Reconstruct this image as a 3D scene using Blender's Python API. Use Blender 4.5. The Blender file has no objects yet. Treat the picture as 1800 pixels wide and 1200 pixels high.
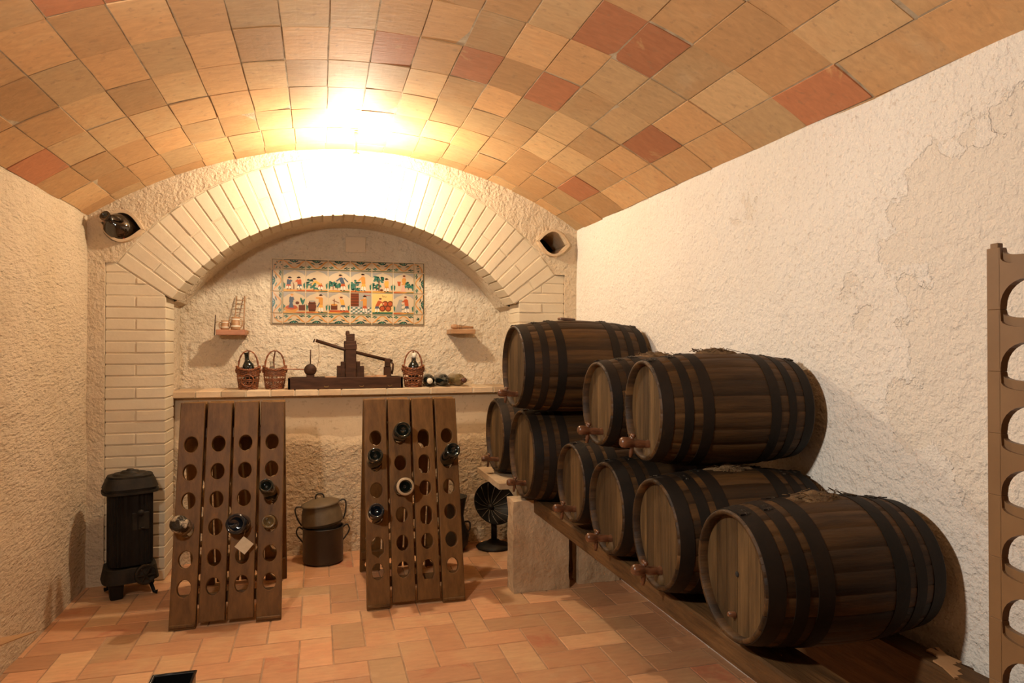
import bpy, bmesh, math, random
from mathutils import Vector, Matrix, Euler, noise
random.seed(7)
PI = math.pi
SC = bpy.context.scene
COL = SC.collection
R = math.radians

# ------------------------------------------------------------------ materials
def new_mat(name):
    m = bpy.data.materials.new(name); m.use_nodes = True
    nt = m.node_tree; nt.nodes.clear()
    out = nt.nodes.new('ShaderNodeOutputMaterial')
    b = nt.nodes.new('ShaderNodeBsdfPrincipled')
    nt.links.new(b.outputs[0], out.inputs[0])
    return m, nt, b

def nd(nt, t, **kw):
    n = nt.nodes.new(t)
    for k, v in kw.items(): setattr(n, k, v)
    return n

def L(nt, a, b): nt.links.new(a, b)

def coords(nt, stretch=(1, 1, 1), rand=True):
    tc = nd(nt, 'ShaderNodeTexCoord')
    mp = nd(nt, 'ShaderNodeMapping'); mp.inputs['Scale'].default_value = stretch
    L(nt, tc.outputs['Object'], mp.inputs['Vector'])
    if rand:
        oi = nd(nt, 'ShaderNodeObjectInfo')
        mm = nd(nt, 'ShaderNodeMath', operation='MULTIPLY'); mm.inputs[1].default_value = 17.0
        L(nt, oi.outputs['Random'], mm.inputs[0]); L(nt, mm.outputs[0], mp.inputs['Location'])
    return mp.outputs[0]

def noise_n(nt, vec, scale, detail=5, rough=.6, dist=0.0):
    n = nd(nt, 'ShaderNodeTexNoise'); L(nt, vec, n.inputs['Vector'])
    n.inputs['Scale'].default_value = scale; n.inputs['Detail'].default_value = detail
    n.inputs['Roughness'].default_value = rough; n.inputs['Distortion'].default_value = dist
    return n.outputs['Fac']

def ramp(nt, fac, stops):
    r = nd(nt, 'ShaderNodeValToRGB'); L(nt, fac, r.inputs[0])
    e = r.color_ramp.elements
    while len(e) < len(stops): e.new(.5)
    for i, (p, c) in enumerate(stops):
        e[i].position = p; e[i].color = (*c, 1) if len(c) == 3 else c
    return r.outputs[0]

def mixc(nt, fac, a, b, mode='MIX'):
    m = nd(nt, 'ShaderNodeMix', data_type='RGBA', blend_type=mode)
    for sock, v in ((m.inputs[0], fac), (m.inputs[6], a), (m.inputs[7], b)):
        if isinstance(v, (int, float)): sock.default_value = v
        elif isinstance(v, tuple): sock.default_value = (*v, 1)
        else: L(nt, v, sock)
    return m.outputs[2]

def math_n(nt, op, a, b=0.0, clamp=False):
    m = nd(nt, 'ShaderNodeMath', operation=op, use_clamp=clamp)
    for sock, v in ((m.inputs[0], a), (m.inputs[1], b)):
        if isinstance(v, (int, float)): sock.default_value = v
        else: L(nt, v, sock)
    return m.outputs[0]

def bump_n(nt, h, strength, dist, prev=None):
    b = nd(nt, 'ShaderNodeBump'); b.inputs['Strength'].default_value = strength
    b.inputs['Distance'].default_value = dist
    L(nt, h, b.inputs['Height'])
    if prev is not None: L(nt, prev, b.inputs['Normal'])
    return b.outputs[0]

def tint_rgb(nt):
    a = nd(nt, 'ShaderNodeVertexColor', layer_name='tint')
    s = nd(nt, 'ShaderNodeSeparateColor'); L(nt, a.outputs['Color'], s.inputs[0])
    return s.outputs

def gen(name, c1, c2, scale=6, stretch=(1, 1, 1), rough=.6, bump=.3, bscale=60, bdist=.002,
        metal=0, tint=0, lo=.35, hi=.65, spec=.5, coat=0):
    """noise mixed two-colour surface with optional per piece brightness from the tint layer"""
    m, nt, b = new_mat(name)
    v = coords(nt, stretch)
    c = ramp(nt, noise_n(nt, v, scale, 6, .62), [(lo, c1), (hi, c2)])
    if tint:
        t = tint_rgb(nt)
        k = math_n(nt, 'MULTIPLY_ADD', t[0], tint * 2)
        k.node.inputs[2].default_value = 1 - tint
        c = mixc(nt, 1.0, c, k, 'MULTIPLY')
    L(nt, c, b.inputs['Base Color'])
    b.inputs['Roughness'].default_value = rough; b.inputs['Metallic'].default_value = metal
    b.inputs['Specular IOR Level'].default_value = spec
    b.inputs['Coat Weight'].default_value = coat
    if bump: L(nt, bump_n(nt, noise_n(nt, v, bscale, 5, .6), bump, bdist), b.inputs['Normal'])
    return m

def plain(name, c, rough=.5, metal=0, trans=0, coat=0, ior=1.5):
    m, nt, b = new_mat(name)
    b.inputs['Base Color'].default_value = (*c, 1); b.inputs['Roughness'].default_value = rough
    b.inputs['Metallic'].default_value = metal; b.inputs['Transmission Weight'].default_value = trans
    b.inputs['Coat Weight'].default_value = coat; b.inputs['IOR'].default_value = ior
    return m

def plaster(name, c1, c2, rough_amp=.6, grain=42, dist=.008, smooth_above=None, patches=None, streak=False):
    m, nt, b = new_mat(name)
    tc = nd(nt, 'ShaderNodeTexCoord'); v = tc.outputs['Object']
    big = noise_n(nt, v, 1.7, 5, .6)
    c = ramp(nt, big, [(.32, c2), (.62, c1)])
    # small pits in the render
    pit = noise_n(nt, v, grain * .9, 3, .5)
    pm = ramp(nt, pit, [(.30, (0, 0, 0)), (.40, (1, 1, 1))])
    c = mixc(nt, math_n(nt, 'MULTIPLY', math_n(nt, 'SUBTRACT', 1.0, pm), .35), c, (c2[0] * .55, c2[1] * .45, c2[2] * .36))
    h = noise_n(nt, v, grain, 4, .62)
    if streak:
        mp = nd(nt, 'ShaderNodeMapping'); mp.inputs['Rotation'].default_value = (R(52), 0, 0)
        mp.inputs['Scale'].default_value = (1, .35, 1.4); L(nt, v, mp.inputs['Vector'])
        h = noise_n(nt, mp.outputs[0], grain, 4, .62)
    h2 = noise_n(nt, v, grain * .28, 3, .6)
    amp = None
    if smooth_above is not None:
        sx = nd(nt, 'ShaderNodeSeparateXYZ'); L(nt, v, sx.inputs[0])
        wob = math_n(nt, 'MULTIPLY', math_n(nt, 'SUBTRACT', big, .5), .25)
        zz = math_n(nt, 'ADD', sx.outputs[2], wob)
        amp = ramp(nt, zz, [(smooth_above - .03, (1, 1, 1)), (smooth_above + .03, (.12, .12, .12))])
        h = math_n(nt, 'MULTIPLY', h, amp); h2 = math_n(nt, 'MULTIPLY', h2, amp)
    if patches:
        tot = None
        wn = noise_n(nt, v, 7, 5, .65)
        for (p, r) in patches:
            d = nd(nt, 'ShaderNodeVectorMath', operation='DISTANCE'); L(nt, v, d.inputs[0]); d.inputs[1].default_value = p
            q = math_n(nt, 'SUBTRACT', r, d.outputs['Value'])
            q = math_n(nt, 'ADD', q, math_n(nt, 'MULTIPLY', math_n(nt, 'SUBTRACT', wn, .5), .42))
            tot = q if tot is None else math_n(nt, 'MAXIMUM', tot, q)
        pk = ramp(nt, tot, [(.0, (0, 0, 0)), (.012, (1, 1, 1))])
        c = mixc(nt, math_n(nt, 'MULTIPLY', pk, .8), c, (.77, .69, .58))
        h = math_n(nt, 'SUBTRACT', h, math_n(nt, 'MULTIPLY', pk, .35))
    L(nt, c, b.inputs['Base Color'])
    b.inputs['Roughness'].default_value = .92; b.inputs['Specular IOR Level'].default_value = .15
    n1 = bump_n(nt, h2, rough_amp * .7, dist * 2.2)
    L(nt, bump_n(nt, h, rough_amp, dist, n1), b.inputs['Normal'])
    return m

def clay(name, pale, mid, red, rough=.6, coat=0, spec=.3, dirt=(.25, .16, .09), redthr=.72, dirty=.25):
    """fired tiles: every tile has its own hue (tint.r), brightness (tint.g) and mottling"""
    m, nt, b = new_mat(name)
    tc = nd(nt, 'ShaderNodeTexCoord'); v = tc.outputs['Object']
    t = tint_rgb(nt)
    n = noise_n(nt, v, 5.5, 6, .62, .6)
    mp = nd(nt, 'ShaderNodeMapping'); mp.inputs['Scale'].default_value = (2, 9, 9); L(nt, v, mp.inputs['Vector'])
    n2 = noise_n(nt, mp.outputs[0], 6, 5, .6, .4)
    hue = math_n(nt, 'ADD', t[0], math_n(nt, 'MULTIPLY', math_n(nt, 'SUBTRACT', n, .5), 1.1))
    c = ramp(nt, hue, [(.05, pale), (.5, mid), (redthr + .03, mid), (redthr + .14, red)])
    k = math_n(nt, 'MULTIPLY_ADD', t[1], .42); k.node.inputs[2].default_value = .74
    c = mixc(nt, 1.0, c, k, 'MULTIPLY')
    k2 = math_n(nt, 'MULTIPLY_ADD', n2, .5); k2.node.inputs[2].default_value = .76
    c = mixc(nt, 1.0, c, k2, 'MULTIPLY')
    sp = noise_n(nt, v, 38, 4, .55)
    c = mixc(nt, math_n(nt, 'MULTIPLY', ramp(nt, sp, [(.60, (0, 0, 0)), (.72, (1, 1, 1))]), dirty), c, dirt)
    wh = noise_n(nt, v, 3.1, 7, .7)
    c = mixc(nt, math_n(nt, 'MULTIPLY', ramp(nt, wh, [(.58, (0, 0, 0)), (.75, (1, 1, 1))]), .35), c, (.62, .47, .3))
    L(nt, c, b.inputs['Base Color'])
    b.inputs['Roughness'].default_value = rough; b.inputs['Specular IOR Level'].default_value = spec
    b.inputs['Coat Weight'].default_value = coat; b.inputs['Coat Roughness'].default_value = .3
    n1 = bump_n(nt, n2, .35, .004)
    L(nt, bump_n(nt, sp, .25, .002, n1), b.inputs['Normal'])
    return m

MT = {}
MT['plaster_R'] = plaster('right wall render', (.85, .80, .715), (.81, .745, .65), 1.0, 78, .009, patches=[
    ((1.5, 1.32, 1.50), .20), ((1.5, 1.26, 1.20), .22), ((1.5, 1.12, 1.52), .22), ((1.5, 1.42, 1.02), .10), ((1.5, 1.30, 1.72), .06),
    ((1.5, 2.17, 1.72), .045), ((1.5, 1.90, 1.50), .035), ((1.5, 1.62, 1.28), .06), ((1.5, 1.1, 1.0), .28)])
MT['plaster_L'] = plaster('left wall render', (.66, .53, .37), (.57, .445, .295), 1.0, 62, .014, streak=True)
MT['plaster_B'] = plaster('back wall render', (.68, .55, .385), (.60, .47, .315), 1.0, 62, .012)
MT['plaster_N'] = plaster('alcove render', (.74, .62, .46), (.62, .49, .335), 1.0, 46, .016)
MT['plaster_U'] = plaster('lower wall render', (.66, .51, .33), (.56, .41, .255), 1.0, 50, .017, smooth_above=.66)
MT['plaster_S'] = plaster('smooth render', (.70, .56, .39), (.60, .46, .31), .25, 30, .004)
MT['brick_paint'] = gen('cream painted brick', (.66, .56, .40), (.60, .495, .345), 5, rough=.55, bump=.35, bscale=35, bdist=.003, tint=.05, spec=.3)
MT['brick_joint'] = gen('painted mortar', (.64, .53, .38), (.57, .46, .31), 12, rough=.8, bump=.5, bscale=60, bdist=.004)
MT['vault_tile'] = clay('vault terracotta', (.55, .355, .175), (.54, .305, .135), (.44, .175, .08), rough=.68, coat=.0, spec=.22, redthr=.90, dirty=.4)
MT['vault_mortar'] = gen('vault mortar', (.30, .22, .13), (.52, .41, .27), 14, rough=.9, bump=.8, bscale=70, bdist=.004)
MT['floor_tile'] = clay('floor terracotta', (.60, .37, .19), (.57, .29, .145), (.52, .20, .10), rough=.55, coat=.05, redthr=.66, dirty=.15)
MT['floor_mortar'] = gen('floor mortar', (.30, .18, .10), (.46, .29, .17), 14, rough=.9, bump=.6, bscale=70)
MT['ledge_brick'] = clay('ledge brick', (.64, .49, .32), (.55, .385, .23), (.44, .24, .13), rough=.75, redthr=.9)
MT['stave'] = gen('old oak stave', (.016, .0075, .0025), (.085, .040, .011), 3.2, (1, 9, 9), rough=.6, bump=.6, bscale=9, bdist=.004, tint=.5, lo=.3, hi=.75, spec=.28)
MT['head'] = gen('barrel head oak', (.042, .024, .010), (.120, .069, .027), 4, (8, 9, 1), rough=.6, bump=.5, bscale=14, bdist=.003, tint=.42, lo=.3, hi=.7, spec=.2)
MT['hoop'] = gen('rusty hoop iron', (.006, .0045, .003), (.022, .012, .006), 5, rough=.65, bump=.5, bscale=40, metal=0, lo=.35, hi=.8, spec=.22)
MT['rivet'] = gen('rivet iron', (.02, .017, .014), (.04, .03, .02), 9, rough=.4, metal=.6, bump=0)
MT['tap'] = gen('red brown turned wood', (.07, .025, .010), (.15, .058, .024), 10, (2, 8, 8), rough=.3, bump=.2, coat=.25)
MT['burlap'] = gen('frayed sackcloth', (.085, .048, .018), (.20, .12, .052), 24, rough=.95, bump=1.0, bscale=110, bdist=.006)
MT['beam'] = gen('dark rail timber', (.045, .022, .008), (.15, .075, .026), 4, (9, 1, 9), rough=.6, bump=.7, bscale=12, bdist=.005, lo=.3, hi=.7, spec=.25)
MT['stone'] = gen('rough pier render', (.38, .25, .135), (.55, .40, .245), 5, rough=.9, bump=1.0, bscale=26, bdist=.012, lo=.3, hi=.7)
MT['rack_wood'] = gen('riddling rack oak', (.095, .043, .011), (.19, .090, .024), 3.2, (11, 11, 1), rough=.5, bump=.4, bscale=14, bdist=.0025, tint=.2, lo=.3, hi=.72, spec=.25)
MT['iron'] = gen('black cast iron', (.006, .005, .004), (.013, .010, .007), 9, rough=.5, bump=.4, bscale=90, bdist=.0015, metal=0, spec=.2)
MT['iron_dust'] = gen('dusty cast iron', (.010, .008, .006), (.036, .026, .015), 9, rough=.6, bump=.4, bscale=90, bdist=.0015, metal=0, spec=.2)
MT['pot'] = gen('soot black enamel', (.015, .012, .008), (.033, .026, .016), 6, rough=.45, bump=.2, bscale=50, metal=.1)
MT['dish_rib'] = plain('worn metal rib', (.16, .13, .09), .4)
MT['lid'] = gen('dusty pot brown', (.08, .055, .026), (.17, .115, .058), 6, rough=.6, bump=.3, bscale=50)
MT['wicker'] = gen('brown wicker', (.13, .036, .010), (.30, .095, .030), 30, rough=.38, bump=.3, bscale=200, bdist=.001, coat=.25)
MT['press_wood'] = gen('dark model timber', (.032, .013, .006), (.070, .030, .014), 8, (1, 6, 6), spec=.2, rough=.5, bump=.3, bscale=60, bdist=.001)
MT['light_wood'] = gen('pale model timber', (.30, .15, .065), (.45, .24, .11), 9, (1, 6, 6), rough=.5, bump=.3, bscale=60, bdist=.001)
MT['red_wood'] = gen('reddish shelf wood', (.33, .13, .065), (.46, .20, .10), 9, (1, 6, 6), rough=.5, bump=.4, bscale=60, bdist=.001)
MT['plastic'] = gen('brown rack plastic', (.175, .095, .040), (.215, .120, .052), 5, rough=.42, bump=.15, bscale=14, bdist=.002)
MT['glass'] = plain('black green glass', (.006, .009, .007), .06, coat=.4)
MT['glass_blue'] = plain('black blue glass', (.005, .008, .013), .07, coat=.5)
MT['glass_brown'] = plain('black brown glass', (.014, .008, .004), .05, coat=.8)
MT['glass_amber'] = plain('smoky amber glass', (.30, .20, .08), .12, trans=.55, coat=.4)
MT['glass_clear'] = plain('clear glass', (.80, .78, .70), .04, trans=.92)
MT['foil'] = gen('crumpled wrap', (.03, .022, .012), (.60, .50, .36), 26, rough=.15, bump=1.0, bscale=35, bdist=.014, metal=.6, lo=.46, hi=.56)
MT['cork_cap'] = plain('pale capsule', (.75, .68, .55), .4)
MT['cap_dark'] = plain('dark red capsule', (.07, .022, .012), .35)
MT['cap_red'] = plain('red capsule', (.35, .02, .015), .35)
MT['label_paper'] = gen('cream label paper', (.60, .50, .33), (.72, .62, .44), 20, rough=.7, bump=0)
MT['ring_cream'] = gen('cream ring', (.36, .26, .15), (.48, .36, .22), 20, rough=.5, bump=0)
MT['card'] = gen('tan cardboard', (.36, .19, .075), (.42, .23, .10), 12, rough=.85, bump=.1)
MT['crate'] = plain('black plastic', (.006, .006, .006), .3)
MT['dark'] = plain('hole black', (.01, .008, .006), .9)  # near-black backs and discs: the darkness inside holes put into the colour
MT['twine'] = plain('twine', (.25, .15, .07), .8)
MT['brass'] = plain('brass', (.35, .22, .07), .4, metal=.8)
MT['glaze'] = plain('cream glaze', (.56, .42, .27), .12, coat=.5)
MT['grout'] = gen('cream grout', (.78, .60, .36), (.70, .50, .28), 30, rough=.6, bump=0)
for k, c in dict(g_green=(.025, .11, .065), g_dark=(.012, .045, .035), g_ochre=(.55, .24, .055), g_red=(.42, .085, .028),
                 g_blue=(.075, .095, .12), g_skin=(.66, .36, .22), g_yellow=(.66, .34, .07), g_grey=(.33, .29, .24),
                 g_brown=(.13, .038, .018), g_white=(.72, .62, .48), g_black=(.02, .014, .01), g_teal=(.05, .15, .11),
                 g_pink=(.60, .33, .23), g_sand=(.70, .46, .16)).items():
    MT[k] = plain('glaze ' + k[2:], c, .15, coat=.4)
m, nt, b = new_mat('lit bulb')
b.inputs['Emission Color'].default_value = (1, .84, .62, 1); b.inputs['Emission Strength'].default_value = 1680
b.inputs['Base Color'].default_value = (1, .9, .8, 1)
MT['bulb'] = m

# ------------------------------------------------------------------ mesh helpers
class MB:
    def __init__(s, mats=('dark',)):
        s.bm = bmesh.new(); s.tl = s.bm.loops.layers.float_color.new('tint')
        s.mats = [mats] if isinstance(mats, str) else list(mats)
    def _fin(s, faces, mi, tint, smooth):
        t = tint if tint is not None else (.5, .5, .5)
        if not isinstance(t, tuple): t = (t, t, t)
        for f in faces:
            f.material_index = mi; f.smooth = smooth
            for l in f.loops: l[s.tl] = (*t, 1)
    def box(s, size, loc=(0, 0, 0), rot=(0, 0, 0), mi=0, tint=None, bev=0, taper=None, seg=1):
        t = bmesh.new(); bmesh.ops.create_cube(t, size=1)
        for v in t.verts:
            v.co = Vector((v.co.x * size[0], v.co.y * size[1], v.co.z * size[2]))
            if taper and v.co.z > 0: v.co.x *= taper[0]; v.co.y *= taper[1]
        if bev: bmesh.ops.bevel(t, geom=t.edges[:], offset=bev, segments=seg, affect='EDGES', profile=.6)
        M = Matrix.Translation(loc) @ Euler(rot).to_matrix().to_4x4()
        s.merge(t, M, mi, tint, False)
    def merge(s, t, M, mi=0, tint=None, smooth=False):
        mp = {v: s.bm.verts.new(M @ v.co) for v in t.verts}
        fs = []
        for f in t.faces:
            try: fs.append(s.bm.faces.new([mp[v] for v in f.verts]))
            except ValueError: pass
        s._fin(fs, mi, tint, smooth); t.free(); return fs
    def lathe(s, prof, seg=24, M=None, mi=0, tint=None, smooth=True, close=False, fn=None):
        """prof (r,z) around z"""
        M = M or Matrix(); rings = []
        for (r, z) in prof:
            if r < 1e-6: rings.append([s.bm.verts.new(M @ Vector((0, 0, z)))])
            else:
                ring = []
                for k in range(seg):
                    a = 2 * PI * k / seg; rr = fn(r, z, a) if fn else r
                    ring.append(s.bm.verts.new(M @ Vector((rr * math.cos(a), rr * math.sin(a), z))))
                rings.append(ring)
        fs = []
        for a, b in zip(rings, rings[1:]):
            for k in range(seg):
                k2 = (k + 1) % seg
                if len(a) == 1 and len(b) == 1: continue
                if len(a) == 1: q = [a[0], b[k2], b[k]]
                elif len(b) == 1: q = [a[k], a[k2], b[0]]
                else: q = [a[k], a[k2], b[k2], b[k]]
                fs.append(s.bm.faces.new(q))
        s._fin(fs, mi, tint, smooth); return fs
    def tube(s, pts, r, seg=8, mi=0, tint=None, cyclic=False, cap=True, flat=1.0):
        pts = [Vector(p) for p in pts]; n = len(pts); rings = []
        rad = r if isinstance(r, (list, tuple)) else [r] * n
        up = None
        for i, p in enumerate(pts):
            if cyclic: d = pts[(i + 1) % n] - pts[i - 1]
            else: d = pts[min(i + 1, n - 1)] - pts[max(i - 1, 0)]
            d.normalize()
            if up is None:
                up = Vector((0, 0, 1)) if abs(d.z) < .9 else Vector((1, 0, 0))
            x = (up - d * up.dot(d)).normalized(); y = d.cross(x); up = x
            rings.append([s.bm.verts.new(p + x * rad[i] * flat * math.cos(2 * PI * k / seg) + y * rad[i] * math.sin(2 * PI * k / seg)) for k in range(seg)])
        fs = []
        rr = list(zip(rings, rings[1:]))
        if cyclic: rr.append((rings[-1], rings[0]))
        for a, b in rr:
            for k in range(seg):
                fs.append(s.bm.faces.new([a[k], b[k], b[(k + 1) % seg], a[(k + 1) % seg]]))
        if cap and not cyclic:
            fs.append(s.bm.faces.new(rings[0])); fs.append(s.bm.faces.new(rings[-1][::-1]))
        s._fin(fs, mi, tint, True); return fs
    def prism(s, poly, d0, d1, M=None, mi=0, tint=None, bev=0):
        """poly in (x,z), extruded along y from d0 to d1"""
        M = M or Matrix(); t = bmesh.new()
        a = [t.verts.new((x, d0, z)) for x, z in poly]; b = [t.verts.new((x, d1, z)) for x, z in poly]
        t.faces.new(a); t.faces.new(b[::-1]); n = len(a)
        for i in range(n): t.faces.new([a[i], b[i], b[(i + 1) % n], a[(i + 1) % n]])
        bmesh.ops.recalc_face_normals(t, faces=t.faces[:])
        if bev: bmesh.ops.bevel(t, geom=t.edges[:], offset=bev, segments=1, affect='EDGES')
        return s.merge(t, M, mi, tint)
    def build(s, name, parent=None, loc=None, rot=None, recalc=True, autosmooth=None):
        if recalc: bmesh.ops.recalc_face_normals(s.bm, faces=s.bm.faces[:])
        me = bpy.data.meshes.new(name); s.bm.to_mesh(me); s.bm.free()
        for k in s.mats: me.materials.append(MT[k])
        o = bpy.data.objects.new(name, me); COL.objects.link(o)
        if parent: o.parent = parent
        if loc is not None: o.location = loc
        if rot is not None: o.rotation_euler = rot
        return o

def tag(o, label=None, cat=None, group=None, kind=None):
    if label: o['label'] = label
    if cat: o['category'] = cat
    if group: o['group'] = group
    if kind: o['kind'] = kind
    return o
def thing(name, label, cat, loc=(0, 0, 0), rot=(0, 0, 0), group=None):
    o = bpy.data.objects.new(name, None); COL.objects.link(o); o.empty_display_size = .05
    o.location = loc; o.rotation_euler = rot
    return tag(o, label, cat, group)
def copy_tree(o, label=None, loc=None, rot=None, parent=None):
    c = o.copy(); COL.objects.link(c)
    if parent: c.parent = parent
    if label: c['label'] = label
    if loc is not None: c.location = loc
    if rot is not None: c.rotation_euler = rot
    for ch in [q for q in COL.objects if q.parent == o]: copy_tree(ch, parent=c)
    return c

def sheet(outline, holes, thick, bevel=0.0):
    """plate with holes lying in XY, thickness centred on z=0 -> bmesh"""
    cu = bpy.data.curves.new('t', 'CURVE'); cu.dimensions = '2D'; cu.fill_mode = 'BOTH'
    cu.extrude = max(thick / 2 - bevel, 0); cu.bevel_depth = bevel; cu.bevel_resolution = 1; cu.offset = -bevel
    for pts in [outline] + holes:
        sp = cu.splines.new('POLY'); sp.points.add(len(pts) - 1); sp.use_cyclic_u = True
        for p, q in zip(sp.points, pts): p.co = (q[0], q[1], 0, 1)
    o = bpy.data.objects.new('t', cu); COL.objects.link(o)
    dg = bpy.context.evaluated_depsgraph_get(); dg.update()
    me = bpy.data.meshes.new_from_object(o.evaluated_get(dg))
    t = bmesh.new(); t.from_mesh(me); bmesh.ops.remove_doubles(t, verts=t.verts[:], dist=1e-5)
    bpy.data.objects.remove(o); bpy.data.curves.remove(cu); bpy.data.meshes.remove(me)
    return t
def ell(cx, cy, rx, ry, n=24, a0=0, a1=2 * PI, rot=0):
    o = []
    full = abs(a1 - a0 - 2 * PI) < 1e-6
    for k in range(n if full else n + 1):
        a = a0 + (a1 - a0) * k / n
        x, y = rx * math.cos(a), ry * math.sin(a)
        o.append((cx + x * math.cos(rot) - y * math.sin(rot), cy + x * math.sin(rot) + y * math.cos(rot)))
    return o
XZ = Matrix.Rotation(R(90), 4, 'X')          # XY plate -> stands in XZ
def rx(a): return Matrix.Rotation(a, 4, 'X')
def ry(a): return Matrix.Rotation(a, 4, 'Y')
def rz(a): return Matrix.Rotation(a, 4, 'Z')
def tr(*p): return Matrix.Translation(p)

# ------------------------------------------------------------------ room shell
XL, XR, YB, YF = -1.115, 1.509, 3.88, -1.5
def circ3(p, q, r):
    ax, ay = p; bx, by = q; cx, cy = r
    d = 2 * (ax * (by - cy) + bx * (cy - ay) + cx * (ay - by))
    ux = ((ax * ax + ay * ay) * (by - cy) + (bx * bx + by * by) * (cy - ay) + (cx * cx + cy * cy) * (ay - by)) / d
    uy = ((ax * ax + ay * ay) * (cx - bx) + (bx * bx + by * by) * (ax - cx) + (cx * cx + cy * cy) * (bx - ax)) / d
    return ux, uy, math.hypot(ax - ux, ay - uy)
VX, VZ, VR = circ3((XL, 1.86), (.2, 2.293), (XR, 1.908))
A0 = math.atan2(1.86 - VZ, XL - VX); A1 = math.atan2(1.908 - VZ, XR - VX)   # A0 > A1

def grid_wall(name, mat, p0, du, dv, nu, nv, amp, sc=3.0, edge_keep=True):
    mb = MB(mat); p0, du, dv = Vector(p0), Vector(du), Vector(dv); n = du.cross(dv).normalized()
    vs = []
    for j in range(nv + 1):
        row = []
        for i in range(nu + 1):
            p = p0 + du * i / nu + dv * j / nv
            q = p * sc
            d = noise.fractal(q, .9, 2.0, 4) * amp
            row.append(mb.bm.verts.new(p + n * d))
        vs.append(row)
    fs = [mb.bm.faces.new([vs[j][i], vs[j][i + 1], vs[j + 1][i + 1], vs[j + 1][i]]) for j in range(nv) for i in range(nu)]
    mb._fin(fs, 0, None, True)
    o = mb.build(name, recalc=False); tag(o, kind='structure'); return o
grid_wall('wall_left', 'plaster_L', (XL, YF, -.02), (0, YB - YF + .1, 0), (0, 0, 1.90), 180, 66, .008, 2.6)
grid_wall('wall_right', 'plaster_R', (XR, YB + .1, -.02), (0, YF - YB - .1, 0), (0, 0, 1.95), 180, 66, .006, 2.2)
o = grid_wall('wall_front', 'plaster_S', (XR + .05, YF, -.02), (XL - XR - .1, 0, 0), (0, 0, 2.4), 20, 16, .004)

# vault: individual tiles over a mortar shell, all one ceiling
mb = MB(['vault_tile', 'vault_mortar'])
def vp(a, y, off): return Vector((VX + (VR + off) * math.cos(a), y, VZ + (VR + off) * math.sin(a)))
nt_ = 18; da = (A1 - A0) / nt_; TY = .272
rows = int((YB - YF) / TY) + 2
rnd = random.Random(11)
for j in range(rows):
    yb = YB + .03 - (j - .42) * TY
    ya = yb - TY
    shift = rnd.uniform(-.08, .08)
    for i in range(-1, nt_ + 1):
        a0 = A0 + da * (i + shift * .4); a1 = a0 + da
        g = .0026; ga = g / VR * (1 if da > 0 else -1)
        jy = rnd.uniform(-.007, .007)
        y0, y1 = max(ya + jy + g, YF - .02), min(yb + jy - g, YB + .02)
        if y1 - y0 < .01: continue
        of = rnd.uniform(-.0012, .001); tl = rnd.uniform(-.0014, .0014); tl2 = rnd.uniform(-.0014, .0014)
        hue = rnd.random() ** 1.25
        if rnd.random() < .05: hue = 1.12
        hue = hue * .78 if hue < 1 else hue
        br = rnd.random()
        nx, ny = 3, 2
        def P(u, w, dd=0):
            aa = a0 + ga + (a1 - a0 - 2 * ga) * u + rnd.uniform(-.0006, .0006)
            return vp(aa, y0 + (y1 - y0) * w + rnd.uniform(-.0012, .0012), of + tl * (u - .5) * 2 + tl2 * (w - .5) * 2 + dd)
        vs = [[mb.bm.verts.new(P(u / nx, w / ny)) for u in range(nx + 1)] for w in range(ny + 1)]
        fs = []
        for w in range(ny):
            for u in range(nx): fs.append(mb.bm.faces.new([vs[w][u], vs[w][u + 1], vs[w + 1][u + 1], vs[w + 1][u]]))
        edge = [vs[0][u] for u in range(nx + 1)] + [vs[w][nx] for w in range(1, ny + 1)] + [vs[ny][u] for u in range(nx - 1, -1, -1)] + [vs[w][0] for w in range(ny - 1, 0, -1)]
        out = [mb.bm.verts.new(v.co + (v.co - Vector((VX, v.co.y, VZ))).normalized() * .012) for v in edge]
        for k in range(len(edge)):
            k2 = (k + 1) % len(edge); fs.append(mb.bm.faces.new([edge[k], edge[k2], out[k2], out[k]]))
        mb._fin(fs, 0, (hue, br, rnd.random()), False)
# mortar shell
N = 60; prev = None; fs = []
for k in range(-3, N + 4):
    a = A0 + (A1 - A0) * k / N
    row = [mb.bm.verts.new(vp(a, y, .0024)) for y in (YF - .03, YB + .03)]
    if prev: fs.append(mb.bm.faces.new([prev[0], row[0], row[1], prev[1]]))
    prev = row
mb._fin(fs, 1, None, True)
tag(mb.build('ceiling'), kind='structure')

# floor: herringbone of 2:1 tiles, square to the walls
mb = MB(['floor_tile', 'floor_mortar'])
C = .1285; rnd = random.Random(5)
def ftile(x0, y0, w, h):
    g = .0028; x1, y1 = min(x0 + w - g, XR + .03), min(y0 + h - g, 4.16); x0, y0 = max(x0 + g, XL - .03), max(y0 + g, YF)
    if x1 - x0 < .01 or y1 - y0 < .01: return
    z = -rnd.uniform(0, .0016)
    t = (min(1, max(0, rnd.gauss(.40, .13))), rnd.random(), rnd.random())
    zc = [z - rnd.uniform(0, .0012) for _ in range(4)]
    cs = [(x0, y0), (x1, y0), (x1, y1), (x0, y1)]
    top = [mb.bm.verts.new((x, y, q)) for (x, y), q in zip(cs, zc)]
    ins = .0022
    ii = [mb.bm.verts.new((x + (ins if x == x0 else -ins), y + (ins if y == y0 else -ins), q)) for (x, y), q in zip(cs, zc)]
    for v in top: v.co.z -= .0015
    low = [mb.bm.verts.new((v.co.x, v.co.y, -.01)) for v in top]
    fs = [mb.bm.faces.new(ii)]
    for k in range(4):
        k2 = (k + 1) % 4
        fs.append(mb.bm.faces.new([top[k], top[k2], ii[k2], ii[k]])); fs.append(mb.bm.faces.new([low[k], low[k2], top[k2], top[k]]))
    mb._fin(fs, 0, t, False)
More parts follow.
